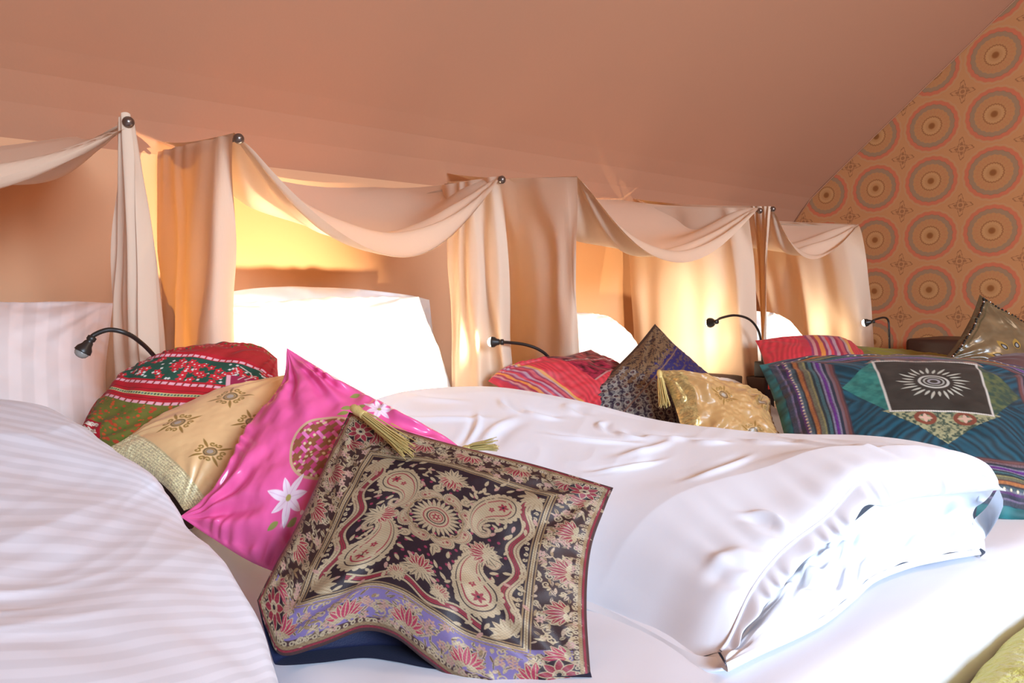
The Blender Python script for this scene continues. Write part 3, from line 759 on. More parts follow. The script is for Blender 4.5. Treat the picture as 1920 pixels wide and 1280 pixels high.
def purple(n):
    BR = (.050, .024, .016); TN = (.17, .095, .045); c = Canvas(n, n, (.050, .030, .115)); r = random.Random(2)
    k = fbm(c.U*22, c.V*22, 3)
    c.c[..., :3] = np.where((k > .15)[..., None], np.array((.085, .045, .05)), np.array((.022, .014, .085)))
    # broad bronze border along the left edge and bottom, jagged inside
    jag = .10*np.abs(((c.V*7) % 1)-.5)*2
    band = np.maximum((-.18-jag)-(-c.U)*1.0, -9)
    m_ = (c.U < -.50+jag*1.3); c.c[m_, :3] = BR
    kk = np.sin(c.U*60+6*vnoise(c.U*7, c.V*7))*np.sin(c.V*60+6*vnoise(c.V*7, c.U*7+9))
    m2 = m_ & (kk > .0); c.c[m2, :3] = TN
    m3 = (c.V > .08)&(c.U < .9); gy = np.array((.15, .13, .12))
    c.c[m3, :3] = np.where((kk > .05)[m3][:, None], gy, np.array((.035, .018, .030)))
    for j in range(9):
        for i in range(9):
            x, y = -.9+i*.22+(j % 2)*.1, .14+j*.105
            if y < .97: c.ring(x, y, .045, .009, (.30, .26, .22)); c.disc(x, y, .016, (.10, .03, .03)); c.spiral(x+.06, y+.03, .035, i, 1.2, .007, (.28, .24, .20))
    for j in range(16):
        for i in range(4):
            x, y = -.92+i*.17, -.95+j*.085
            c.spiral(x, y, .045, i+j, 1.2, .009, TN, 1 if i % 2 else -1)
    c.full(np.abs(c.U+.30)-.012, (.20, .10, .07)); c.full(np.where(c.U > -.3, np.abs(c.V-.06)-.012, 9), (.20, .10, .07))
    c.full(.95-np.maximum(np.abs(c.U), np.abs(c.V)), BR)
    return c.c
def greengold(n):
    c = Canvas(n, n, (.22, .13, .05)); k = fbm(c.U*9, c.V*9, 4); k2 = fbm(c.U*13+5, c.V*13, 3)
    c.c[..., :3] = np.where((k > .1)[..., None], np.array((.28, .10, .04)), np.array((.20, .15, .035)))
    c.c[k2 > .35, :3] = (.30, .22, .05); c.c[k2 < -.45, :3] = (.08, .05, .02)
    c.full(-.80-c.U*-1-1.6, (.22, .19, .03)); c.full(c.U+.86, (.20, .18, .04)); return c.c
def olive(n):
    c = Canvas(n, n, (.17, .115, .060)); k = fbm(c.U*3, c.V*3, 3)
    c.c[..., :3] *= (1+.35*k)[..., None]
    mx_ = np.maximum(np.abs(c.U), np.abs(c.V)); c.full(np.abs(mx_-.86)-.012, (.10, .08, .04)); c.full(.95-mx_, (.09, .06, .03))
    for k in range(9):
        a = 2*PI*k/9; x, y = .28*math.cos(a), .28+.28*math.sin(a)
        c.leaf(x, y, a, .26, .07, (.36, .22, .05)); c.leaf(x*1.05, .28+(y-.28)*1.05, a, .16, .05, (.02, .02, .02)); c.leaf(x*1.15, .28+(y-.28)*1.15, a, .10, .028, (.30, .30, .30))
    return c.c

# ------------------------------------------------------------------ cushions at the near bed
FAB = dict(broc=painted('woven_brocade', .5, .04, True, (1100, .35, .0008)), satin=painted('satin', .24, 0.0, False, (1400, .05, .0004), .6),
           gold=painted('gold_satin', .36, .1, True, (1200, .12, .0004), .6), cot=painted('patchwork_cotton', .8, .05, False, (600, .35, .001), .2),
           silk=painted('pleated_silk', .5, .06, True, (700, .3, .001), .3), vel=painted('dull_brocade', .65, .05, False, (700, .3, .001), .25))

th, G, N = cushion('brocade_cushion', 'dark brocade cushion with gold paisleys and red lotus border, in the foreground', 'cushion',
    [(655, 772, 1.05), (1150, 914, .95), (1110, 1300, .84), (482, 1125, .90)], .052, FAB['broc'], MAT['navy'], brocade(620), res=620,
    edges=dict(bottom=[(500, 1180, .885), (528, 1228, .875), (600, 1212, .88), (680, 1183, .89), (740, 1195, .88), (800, 1240, .865), (870, 1285, .855), (980, 1310, .845)],
               top=[(735, 800, 1.04), (860, 836, 1.02), (1000, 870, .99)],
               right=[(1135, 950, .96), (1108, 1030, .93), (1100, 1140, .89)], left=[(628, 830, 1.03), (570, 960, .98), (515, 1060, .93)]),
    wr=.0045, tb=.045, seed=1, belly=.05)
tassel(th, P(662, 764, 1.04), P(768, 838, .98), .010, 60)
loop = None
th, G, N = cushion('pink_cushion', 'shiny pink satin cushion embroidered with a basket and ribbon daisies', 'cushion',
    [(538, 652, 1.24), (872, 846, 1.13), (640, 1110, 1.02), (338, 968, 1.07)], .058, FAB['satin'], MAT['pinkback'], pink(360), res=360,
    edges=dict(left=[(528, 720, 1.22), (470, 800, 1.18), (420, 890, 1.12), (380, 935, 1.09)], top=[(600, 690, 1.23), (690, 742, 1.20), (760, 780, 1.17), (830, 815, 1.14)],
               bottom=[(400, 1010, 1.06), (490, 1062, 1.04)]), wr=.012, wf=2.2, seed=4, tb=.05, crease=.6)
tassel(th, P(868, 842, 1.115), P(932, 828, 1.11), .008, 50)
th, G, N = cushion('golden_cushion', 'pale gold satin cushion with mirror embroidery, between the red patchwork and pink ones', 'cushion',
    [(197, 842, 1.27), (545, 700, 1.36), (640, 900, 1.20), (345, 957, 1.15)], .055, FAB['gold'], FAB['gold'], golden(300), res=300,
    edges=dict(top=[(240, 822, 1.28), (330, 772, 1.30), (430, 730, 1.33)]), wr=.003, seed=6, tb=.04)
th, G, N = cushion('patchwork_cushion', 'red and green patchwork cushion with pink stitched bands, behind the golden one', 'cushion',
    [(262, 690, 1.40), (520, 672, 1.44), (560, 800, 1.36), (142, 835, 1.30)], .055, FAB['cot'], MAT['plainback'], kantha(340), res=340,
    edges=dict(left=[(225, 715, 1.38), (180, 755, 1.35), (155, 800, 1.32)], top=[(330, 662, 1.41), (410, 648, 1.43), (480, 648, 1.44)], bottom=[(250, 880, 1.29), (400, 850, 1.32)]),
    wr=.006, seed=8, tb=.05, prof=(2.6, .5))

# ------------------------------------------------------------------ cushions in the middle and at the right
th, G, N = cushion('striped_cushion', 'red striped cushion with dark velvet patch, leaning left of the purple brocade one', 'cushion',
    [(915, 714, 1.83), (1108, 655, 2.04), (1300, 760, 2.02), (1075, 830, 1.78)], .065, FAB['silk'], MAT['plainback'], redstripe(260), res=260,
    edges=dict(top=[(945, 690, 1.86), (1000, 680, 1.92), (1050, 672, 1.98)]), wr=.006, seed=9, group=None)
th, G, N = cushion('purple_cushion', 'purple and bronze brocade cushion standing on its corner in the middle', 'cushion',
    [(1228, 607, 1.98), (1352, 722, 1.97), (1285, 880, 1.80), (1080, 752, 1.86)], .062, FAB['vel'], MAT['navy'], purple(260), res=260, bow=.03, wr=.005, seed=10)
th, G, N = cushion('crinkled_cushion', 'glossy gold cushion with bronze embroidery in front of the purple one', 'cushion',
    [(1236, 694, 1.74), (1445, 748, 1.82), (1475, 880, 1.68), (1290, 880, 1.62)], .058, FAB['gold'], FAB['gold'], crinkle_gold(220), res=220,
    edges=dict(top=[(1280, 696, 1.75), (1340, 712, 1.78), (1400, 728, 1.80)]), wr=.009, wf=3.5, seed=12)
tassel(th, P(1236, 696, 1.73), P(1246, 758, 1.70), .010, 50)
th, G, N = cushion('teal_cushion', 'large teal silk floor cushion with striped borders and a sunburst centre', 'cushion',
    [(1424, 684, 1.92), (2005, 706, 1.95), (2090, 1000, 1.42), (1492, 950, 1.46)], .085, FAB['silk'], simple('teal_velvet', (.012, .12, .13), .5, (300, .3), sheen=.6), teal(420), res=420,
    edges=dict(top=[(1500, 674, 1.94), (1640, 673, 1.96), (1780, 677, 1.97), (1900, 692, 1.97)]), wr=.006, seed=14, bow=.03, tb=.03)
th, G, N = cushion('striped_cushion', 'red striped cushion lying flat behind the top edge of the teal one', 'cushion',
    [(1416, 638, 2.42), (1612, 656, 2.72), (1680, 750, 2.40), (1440, 730, 2.2)], .07, FAB['silk'], MAT['plainback'], redstripe(200, -.5, .45, False), res=200,
    edges=dict(top=[(1480, 636, 2.5), (1540, 637, 2.6), (1580, 644, 2.68)]), wr=.004, seed=15)
th, G, N = cushion('tapestry_cushion', 'low olive and rust patterned cushion behind the middle of the teal one', 'cushion',
    [(1606, 648, 2.75), (1795, 670, 2.95), (1830, 770, 2.5), (1640, 750, 2.4)], .045, FAB['vel'], MAT['plainback'], greengold(200), res=200, bow=.01, wr=.004, seed=16)
th, G, N = cushion('beaded_cushion', 'olive satin cushion with a beaded edge, standing on its corner by the papered wall', 'cushion',
    [(1837, 552, 2.52), (2040, 672, 2.50), (1960, 800, 2.30), (1768, 676, 2.42)], .055, FAB['satin'], MAT['plainback'], olive(240), res=240, bow=.04, wr=.006, seed=17)
mb = MB(); mc = MB(); n_ = G.shape[0]
for k in range(34):
    i = int(8+k*(n_-16)/34)
    for (a, b) in ((i, 9), (9, i)):
        p = G[a, b]+N[a, b]*.002; (mc if k % 6 == 2 else mb).lathe([(.001, -.003), (.0048, 0), (.001, .003)], p, N[a, b], 6)
tag(mb.build('beads', MAT['darkbead'], th), kind='stuff'); tag(mc.build('sequins', MAT['sequin'], th), kind='stuff')
th, G, N = cushion('velvet_cushion', 'rounded mauve velvet cushion at the right edge, in front of the beaded one', 'cushion',
    [(1822, 690, 2.15), (2060, 700, 2.2), (2080, 800, 2.0), (1850, 780, 2.02)], .07, MAT['mauve'], MAT['mauve'], None, res=100, wr=.003, seed=18,
    edges=dict(top=[(1860, 672, 2.2), (1930, 672, 2.25)]))

# ------------------------------------------------------------------ white pillows leaning on the knee wall
def pillow(label, corners, T, mat, edges=None, wr=.006, seed=0, res=130, group=None):
    th, G, N = cushion('pillow', label, 'pillow', corners, T, mat, mat, None, res=res, edges=edges, wr=wr, seed=seed, bow=.03, group=group, prof=(2.8, .55), tb=T*.6)
    return th
pillow('vertically striped damask pillow leaning on the wall behind the left duvet', [(-260, 560, 1.60), (212, 568, 1.84), (222, 925, 1.58), (-260, 960, 1.40)], .065, MAT['stripe_p'], seed=20,
       edges=dict(top=[(-100, 566, 1.68), (60, 567, 1.77), (160, 566, 1.82)], right=[(206, 620, 1.81), (198, 700, 1.75), (205, 800, 1.67)]))
pillow('plain pillow set upright against the wall, behind the brightly lit one', [(400, 552, 2.05), (805, 562, 2.36), (860, 822, 2.22), (400, 865, 1.88)], .045, MAT['white'], seed=21,
       edges=dict(top=[(480, 540, 2.10), (560, 538, 2.17), (660, 541, 2.25), (760, 552, 2.33)]))
pillow('plain white pillow under the brightest lamp pool, above the pink cushion', [(380, 585, 1.88), (785, 556, 2.18), (880, 862, 1.93), (385, 905, 1.63)], .07, MAT['white'], seed=22, wr=.008,
       edges=dict(top=[(440, 572, 1.92), (560, 565, 2.01), (690, 560, 2.11)], right=[(800, 600, 2.14), (828, 670, 2.07), (855, 760, 2.0)]))
pillow('white pillow half hidden by the canopy, behind the red striped cushion', [(1000, 586, 2.78), (1140, 592, 2.96), (1250, 765, 2.78), (1010, 800, 2.52)], .06, MAT['white'], seed=23, res=80,
       edges=dict(top=[(1080, 587, 2.88)], right=[(1165, 614, 2.94), (1198, 655, 2.9), (1225, 705, 2.84)]))
pillow('white pillow in the gap of the canopies, above the flat red cushion', [(1340, 572, 3.05), (1445, 588, 3.2), (1585, 745, 3.02), (1370, 765, 2.85)], .06, MAT['white'], seed=24, res=80,
       edges=dict(right=[(1480, 608, 3.18), (1520, 650, 3.12), (1553, 695, 3.07)]))

# ------------------------------------------------------------------ duvets
def cloth_fold(G, amp, f1, f2, seed, mask=1.0, up_=True):
    n, m = G.shape[:2]; N = normals(G); 
    if N[n//2, m//2, 2] < 0: N = -N
    X, Y = G[..., 0], G[..., 1]
    a = X*.83+Y*.55; b = -X*.55+Y*.83
    wv = amp*(fbm(a*f1+seed, b*f2+seed*2, 3)*.9+.8*ridge(a*f1*.8+seed*3+1.2*vnoise(X*3, Y*3), b*f2*1.7, 3)*np.clip(vnoise(X*3+seed, Y*3)+.4, 0, 1))
    return G+N*(wv*mask)[..., None]

# left: bulky striped duvet
rows = [[(-330, 800, 1.5), (-100, 792, 1.5), (80, 800, 1.38), (165, 840, 1.27), (205, 880, 1.22), (215, 930, 1.25)],
        [(-330, 748, 1.38), (-100, 744, 1.38), (60, 758, 1.30), (145, 800, 1.22), (200, 850, 1.16), (215, 960, 1.20)],
        [(-330, 790, 1.18), (-100, 792, 1.18), (90, 820, 1.14), (215, 858, 1.09), (290, 915, 1.05), (300, 1030, 1.07)],
        [(-330, 900, 1.0), (-60, 900, 1.0), (160, 920, 1.0), (300, 950, .98), (368, 1003, .95), (380, 1140, .98)],
        [(-380, 1040, .78), (-20, 1040, .80), (220, 1040, .82), (370, 1050, .83), (440, 1085, .83), (440, 1240, .88)],
        [(-450, 1200, .62), (50, 1200, .65), (300, 1170, .69), (430, 1160, .73), (497, 1175, .76), (500, 1330, .82)],
        [(-500, 1420, .50), (100, 1420, .53), (360, 1350, .58), (470, 1290, .64), (532, 1285, .69), (540, 1440, .75)],
        [(-600, 1800, .40), (100, 1800, .44), (400, 1600, .5), (500, 1440, .56), (560, 1420, .62), (580, 1560, .68)]]
rows = [[P(*p) for p in r] for r in rows]
for r in rows:
    q = r[-1].copy(); q[2] = ZM+.015; r.append(q)
G = net(rows, 320, 300)
G = cloth_fold(G, .006, 7, 2.5, 3)
t = thing('duvet', (-.2, 1.0, ZM), 'bulky white duvet with satin stripes heaped at the left front', 'duvet')
gridobj('cover', G, MAT['stripe_d'], t, uvs=(1, 3.2))
G2 = np.array(G[::8, ::8]); G2[..., 2] = np.minimum(G2[..., 2]-.012, ZM+.012)
gridobj('underside', G2[::-1], MAT['white'], t)

# middle: plain white duvet folded over once
t = thing('duvet', tuple(P(1300, 1000, 1.1)*[1, 1, 0]+[0, 0, ZM]), 'plain white duvet folded in half across the middle of the bed', 'duvet')
S_ = [(1351, 1222, .885), (1369, 1195, .90), (1412, 1104, .955), (1470, 1032, 1.01), (1552, 968, 1.06), (1622, 898, 1.12), (1710, 887, 1.15), (1797, 885, 1.18), (1850, 893, 1.20), (1873, 912, 1.21)]
Cr = [(690, 752, 1.62), (760, 733, 1.70), (850, 725, 1.72), (950, 727, 1.72), (1090, 752, 1.66), (1250, 790, 1.56), (1450, 812, 1.47), (1620, 816, 1.42), (1750, 834, 1.36), (1830, 868, 1.28), (1873, 912, 1.21)]
Lf = [(690, 752, 1.62), (700, 860, 1.42), (800, 980, 1.25), (950, 1080, 1.13), (1085, 1120, 1.07), (1200, 1190, .975), (1290, 1232, .90), (1351, 1222, .885)]
Rt = [(1873, 912, 1.21), (1874, 913, 1.21)]
nU, nV = 380, 300
top = cra([P(*p) for p in Cr], nU); bot = cra([P(*p) for p in S_], nU); lef = cra([P(*p) for p in Lf], nV); rig = np.repeat(P(1873, 912, 1.21)[None], nV, 0)
G = coons(top, bot, lef, rig)
U, V = np.meshgrid(np.linspace(0, 1, nU), np.linspace(0, 1, nV))
b = (1-(1-U)**5)*1.0
side = (1-(1-np.clip(U/.30, 0, 1))**2.6)
G[..., 2] += .075*side*np.clip(1-U, 0, 1)**.35*(np.clip(V, 0, 1)**.8)*np.clip((1-V)/.22, 0, 1)**.55*1.15
mk = np.clip(V/.06, 0, 1)*np.clip((1-V)/.05, 0, 1)*np.clip(U/.05, 0, 1)*np.clip((1-U)/.05, 0, 1)
G = cloth_fold(G, .0042, 2.6, 3.4, 9, mk)
gx, gy = G[..., 0], G[..., 1]
CRS = [((936, 742, 1.62), (972, 782, 1.55)), ((985, 770, 1.56), (1045, 790, 1.53)), ((1062, 748, 1.62), (1085, 782, 1.56)), ((1128, 795, 1.52), (1137, 826, 1.46)), ((1160, 822, 1.46), (1205, 846, 1.42)), ((1205, 838, 1.44), (1290, 850, 1.40)),
       ((1040, 835, 1.44), (1180, 852, 1.40)), ((705, 768, 1.58), (900, 792, 1.53)), ((960, 792, 1.52), (905, 852, 1.42)), ((875, 838, 1.43), (895, 780, 1.55)), ((1300, 858, 1.38), (1362, 868, 1.36)), ((1165, 890, 1.33), (1262, 852, 1.40)),
       ((1480, 838, 1.38), (1650, 885, 1.20)), ((1560, 835, 1.36), (1700, 872, 1.24)), ((1400, 850, 1.38), (1480, 868, 1.33)), ((1120, 920, 1.28), (1230, 900, 1.30)), ((1300, 930, 1.2), (1400, 905, 1.26)), ((1420, 1080, .98), (1330, 1110, 1.0)), ((1480, 1010, 1.03), (1400, 1010, 1.08)), ((760, 740, 1.68), (860, 752, 1.62))]
for i_, (a_, b__) in enumerate(CRS):
    a_ = P(*a_)[:2]; b__ = P(*b__)[:2]; d_ = b__-a_; L_ = np.linalg.norm(d_); d_ = d_/L_
    tx = (gx-a_[0])*d_[0]+(gy-a_[1])*d_[1]; q_ = -(gx-a_[0])*d_[1]+(gy-a_[1])*d_[0]+.010*np.sin(tx/L_*3)
    w_ = .007+.003*(i_ % 3)
    G[..., 2] += (.0075*np.exp(-(q_/w_)**2)-.004*np.exp(-((q_-2.1*w_)/(1.3*w_))**2))*np.exp(-np.clip(np.abs(tx-L_/2)/(L_/2), 0, 9)**3)*mk
# gather creases running in from the seam
G[..., 2] += .0022*np.sin(U*95+3*vnoise(U*9, V*3))*np.exp(-((1-V)/.09))*1.3*np.clip((1-V)/.02, 0, 1)
gridobj('top_layer', G, MAT['white'], t)
# back side of the heap, dropping to the mattress
k = top.copy(); down = top.copy(); down[:, 2] = ZM+.012; dv = np.array([.06, .10, 0])[None]*(np.clip(1-np.linspace(0, 1, nU), 0, 1)**.4)[:, None]; mid = top+dv*.55; mid[:, 2] = top[:, 2]*.55+ZM*.45; down = down+dv*.9
gridobj('back_roll', np.stack([cr([top[i], mid[i], down[i]], 10) for i in range(0, int(nU*.97), 3)], 1)[::-1], MAT['white'], t)
kl = lef[:, :].copy(); dl = lef.copy(); dl[:, 2] = ZM+.006; dirl = np.array([-.02, -.03, 0]); ml = lef+dirl; ml[:, 2] = lef[:, 2]*.5+ZM*.5; dl = dl+dirl*.2
gridobj('side_roll', np.stack([cr([lef[i], ml[i], dl[i]], 8) for i in range(0, nV, 2)], 1), MAT['white'], t)
# hem band of the upper layer
Hm = [(1358, 1240, .885), (1395, 1178, .905), (1461, 1106, .955), (1517, 1043, 1.0), (1592, 988, 1.045), (1622, 948, 1.075), (1662, 949, 1.10), (1710, 934, 1.13), (1789, 926, 1.17), (1873, 918, 1.21)]
s0 = cra([P(*p) for p in S_], 300); h0 = cra([P(*p) for p in Hm], 300)
tt = np.linspace(0, 1, 300); toward = -fw*np.array([1, 1, 0]); toward /= np.linalg.norm(toward)
rowsB = []
for j in range(18):
    v = j/17; r = s0*(1-v)+h0*v+toward*(.016*math.sin(PI*v)**.8)
    wv = .008*np.sin(tt*120+2.0*np.sin(tt*31)+v*1.2)*(.4+.6*np.clip(vnoise(tt*14, tt*0+.5)+.5, 0, 1))
    r = r+toward*(wv*math.sin(PI*min(1, v*.95+.05)))[:, None]; rowsB.append(r)
for j in range(1, 8):                                                    # tucked back underneath
    v = j/7; r = h0-toward*(.15*v)+np.array([0, 0, .012*math.sin(v*PI)-.004*v]); rowsB.append(r)
r = rowsB[-1]-toward*.02; lowz = np.minimum(r[:, 2], ZM+.02)
for v in (.3, .65, 1): q = r.copy(); q[:, 2] = r[:, 2]*(1-v)+lowz*v; rowsB.append(q)
gridobj('hem_band', np.array(rowsB), MAT['white'], t)
MB().tube(s0[::3]+np.array([0, 0, .0015]), .0022, 6, cap=False).build('seam', MAT['white'], t)
# lower layer showing under the fold
Lo = [(1362, 1242, .880), (1421, 1213, .905), (1500, 1178, .93), (1552, 1150, .955), (1600, 1112, .985), (1640, 1078, 1.015), (1705, 1053, 1.05), (1765, 1040, 1.08), (1838, 1028, 1.12)]
Up = [(1358, 1236, .885), (1400, 1176, .93), (1462, 1096, 1.01), (1522, 1032, 1.09), (1600, 978, 1.16), (1650, 942, 1.20), (1720, 926, 1.24), (1790, 915, 1.25), (1872, 914, 1.215)]
Rr = [(1872, 914, 1.215), (1850, 950, 1.20), (1824, 978, 1.17), (1836, 998, 1.145), (1838, 1028, 1.12)]
lo = cra([PZ(p[0], p[1], ZM+.020) for p in Lo], 220); upr = cra([P(*p) for p in Up], 220)
rg = cra([upr[-1]]+[PZ(p[0], p[1], z_) for p, z_ in zip(Rr[1:], (ZM+.075, ZM+.055, ZM+.036, ZM+.020))], 120); lf_ = np.linspace(upr[0], lo[0], 120)
G = coons(upr, lo, lf_, rg); U, V = np.meshgrid(np.linspace(0, 1, 220), np.linspace(0, 1, 120))
G[..., 2] += .018*np.sin(PI*np.clip(V, 0, 1))*np.clip(U*4, 0, 1)+(.006*np.sin(U*38+V*5+3*vnoise(U*5, V*3))+.004*np.sin(U*75-V*9))*np.clip(V*3, 0, 1)*np.clip((1-V)*5, .25, 1)*np.clip(vnoise(U*6+3, V*2)+.55, .1, 1)
gridobj('bottom_layer', G, MAT['white'], t)
d = lo.copy(); d[:, 2] = ZM+.004; md = (lo+d)/2+toward*.006; d = d-toward*.02
gridobj('bottom_roll', np.stack([cr([lo[i], md[i], d[i]], 7) for i in range(0, 220, 2)], 1), MAT['white'], t)
ct = [P(1515, 1180, .925), P(1548, 1165, .945), P(1556, 1176, .935), P(1551, 1197, .918), P(1520, 1190, .92)]
for q in ct: q[2] = max(q[2], ZM+.006)
d = rg.copy(); d[:, 2] = np.maximum(d[:, 2]-.055, ZM+.004); gridobj('end_roll', np.stack([cr([rg[i], (rg[i]+d[i])/2+np.array([.01, -.005, 0]), d[i]], 6) for i in range(0, 120, 2)], 1)[::-1], MAT['white'], t)

def heap(label, x0, x1, y0, y1, H, seed):
    n, m = 120, 120; U, V = np.meshgrid(np.linspace(0, 1, m), np.linspace(0, 1, n))
    X = x0+(x1-x0)*U+.02*vnoise(V*4+seed, U*2); Y = y0+(y1-y0)*V+.02*vnoise(U*4+seed, V*2)
    tz = (np.clip(np.sin(PI*U), 0, 1)*np.clip(np.sin(PI*V), 0, 1))**.42
    G = np.stack([X, Y, ZM+.004+H*tz*(1+.18*fbm(X*3+seed, Y*3, 3))], -1); G = cloth_fold(G, .005, 5, 9, seed, np.clip(tz*2, 0, 1))
    t = thing('duvet', ((x0+x1)/2, (y0+y1)/2, ZM), label, 'duvet'); gridobj('cover', G, MAT['white'], t)
    gridobj('underside', np.stack([G[::6, ::6, 0], G[::6, ::6, 1], G[::6, ::6, 2]*0+ZM+.003], -1)[::-1], MAT['white'], t)
heap('white duvet mound behind the purple and gold cushions', 1.50, 2.36, 1.30, 2.05, .19, 4)
heap('white duvet of the farthest bed, glimpsed beyond the mauve cushion', 2.62, 3.60, .85, 1.45, .17, 6)

# ------------------------------------------------------------------ bench with the lime towel at the bed's foot
t = thing('bench', (1.3, .08, 0), 'low dark bench at the foot of the bed, under the lime throw', 'bench')
MB().box((.62, -.10, .30), (2.0, .385, .335), .008).build('seat', MAT['wood'], t)
for x in (.68, 1.90):
    for y in (-.06, .32): MB().box((x, y, 0), (x+.05, y+.05, .30), .006).build('leg', MAT['wood'], t)
n, m = 130, 300; U, V = np.meshgrid(np.linspace(0, 1, m), np.linspace(0, 1, n))
X = .66+1.28*U+.01*vnoise(V*5, U*3); Y = -.06+.455*V+.008*vnoise(U*12, V*2); e = np.clip(np.minimum(np.minimum(U*8, (1-U)*8), np.minimum(V*3, (1-V)*5)), 0, 1)
Z = .340+.058*np.sqrt(1-(1-e)**2)+(.004*fbm(X*38, Y*38, 3)+.006*fbm(X*6, Y*6, 2))*e
t = thing('throw', (1.3, .06, .338), 'nubby lime green throw in the bottom right corner', 'throw')
gridobj('fabric', np.stack([X, Y, Z], -1)[::-1], MAT['lime'], t)
gridobj('underside', np.stack([X, Y, Z*0+.337], -1)[::10, ::10], MAT['lime'], t)

# ------------------------------------------------------------------ canopies on pegs
YFR = 1.52                                                              # front knobs, out from the wall
def rod_pts(front, rise=.085):                                                     # knob pixel -> front point and the point where the peg meets the slope
    a = PY(*front, YFR); b = np.array([a[0], YW-.03, a[2]+rise]); return a, b
def peg(front, label, rise=.085, rm='steel'):
    a, b = rod_pts(front, rise); d = (b-a); L = np.linalg.norm(d); d /= L
    t = thing('canopy_peg', tuple(a), label, 'peg', None)
    MB().tube([a+d*.002, b-np.array([0,0,.012])], .0042, 8).build('rod', MAT[rm], t)
    MB().lathe([(.001, -.012), (.006, -.011), (.0105, -.005), (.0105, .002), (.006, .007), (.0045, .010)], a, d, 16).build('knob', MAT['steel'], t)
    return a, b
def swag(parent, A, B, sagf, sagb, low=.5, gather=.5, name='swag', band=.0, seed=0, backz=0.0, fr_dy=0.0, under=False):
    n, m = 90, 150
    (a0, a1), (b0, b1) = A, B
    U, V = np.meshgrid(np.linspace(0, 1, m), np.linspace(0, 1, n))     # V: 0 front, 1 back
    g = 1-gather*np.exp(-V*0)*(np.exp(-U/.16)+np.exp(-(1-U)/.16))*np.exp(-V*2.2)
    Vg = V
    base = ((a0*(1-0))[None, None]*(1-U)[..., None]+b0[None, None]*U[..., None])*(1-Vg)[..., None]+(a1[None, None]*(1-U)[..., None]+b1[None, None]*U[..., None])*Vg[..., None]
    t = np.where(U < low, U/low*.5, .5+(U-low)/(1-low)*.5); par = 4*t*(1-t); s = par**(1.25-.75*np.sin(PI*np.clip(V*1.1, 0, 1)))
    sg = sagf*(1+.18*np.sin(PI*V))*(1-V**2.6)+sagb*V**2.6
    z = -sg*s
    # folds fanning out from both knobs
    fold = 0
    for c_, ph in ((0, 0.3), (1, 1.7)):
        du = np.abs(U-c_)+.02; ang = np.arctan2(V*1.3, du)
        fold = fold+.019*np.sin(ang*12+ph+seed)*np.exp(-((np.hypot(du, V*1.3)-.34)/.27)**2)
    G = base.copy(); G[..., 2] += z+fold*np.clip(np.minimum(U, 1-U)*30, 0, 1)+(.011 if not under else -.009)+.03*V**3; G[..., 0] -= .008*np.clip(1-U*20, 0, 1)
    # front edge rolls over and hangs
    hang = np.clip((.16-V)/.16, 0, 1)
    G[..., 2] -= band*hang**1.5*s**.6; G[..., 1] += (.02*hang)*s - fr_dy*s*(1-V)
    return G, gridobj(name, G[::-1], MAT['cotton'], parent)
def drape(parent, a, b, plan, drop, name='side_panel', top=None, power=.55, seed=0, n=110, m=150, frac=(0, 1)):
    """a,b: rod ends. plan: bottom line as (px at y=plan_y, Y); hung from the rod between frac"""
    f0, f1 = frac; A0, B0 = a*(1-f0)+b*f0, a*(1-f1)+b*f1
    T_ = np.linspace(A0, B0, m) if top is None else cra(top, m)
    Pl = cra([PY(x, 640, Y) for x, Y in plan], m); Pl[:, 2] = drop
    T_ = T_+np.array([-.008, 0, .010])
    v = np.linspace(0, 1, n)[:, None, None]
    k = v**power
    G = T_[None]*(1-k)+Pl[None]*k
    G[..., 2] = (T_[:, 2][None]*(1-v[..., 0])+drop*v[..., 0])
    U = np.linspace(0, 1, m)[None]; vv = v[..., 0]
    wv = .006*np.sin(U*26+3*vnoise(vv*3+seed, U*4))*np.sin(PI*np.clip(vv*.8+.15, 0, 1))+.008*vnoise(U*5+seed, vv*4)*np.clip(vv*3, 0, 1)
    G[..., 0] += wv; G[..., 1] += wv*.3
    return gridobj(name, G, MAT['cotton'], parent)

ZD = ZM+.02
pegL1 = peg((240, 229), 'black knobbed peg holding the cloth end at the upper left', .085, 'palerod')
pegL2 = peg((447, 260), 'black knobbed peg at the upper left corner of the second canopy')
pegR2 = peg((940, 337), 'black knobbed peg at the upper right corner of the second canopy', .035, 'palerod')
pegL3 = rod_pts((1085, 338))
d_ = (pegL3[1]-pegL3[0]); d_ /= np.linalg.norm(d_)
tt_ = thing('canopy_peg', tuple(pegL3[0]), 'peg hidden in the cloth at the left corner of the third canopy', 'peg'); MB().tube([pegL3[0]+d_*.01, pegL3[1]+d_*.02], .0042, 8).build('rod', MAT['palerod'], tt_)
pegR3 = peg((1424, 395), 'peg with bare steel shaft at the right corner of the third canopy')
pegL4 = peg((1448, 392), 'black knobbed peg at the left corner of the canopy by the wallpaper')
pegR4 = rod_pts((1610, 425))
d_ = (pegR4[1]-pegR4[0]); d_ /= np.linalg.norm(d_)
tt_ = thing('canopy_peg', tuple(pegR4[0]), 'peg hidden in the cloth at the rightmost corner of the canopies', 'peg'); MB().tube([pegR4[0]+d_*.01, pegR4[1]+d_*.02], .0042, 8).build('rod', MAT['palerod'], tt_)

def canopy(label, x): return thing('canopy', (x, 1.9, ZM), label, 'canopy', None)
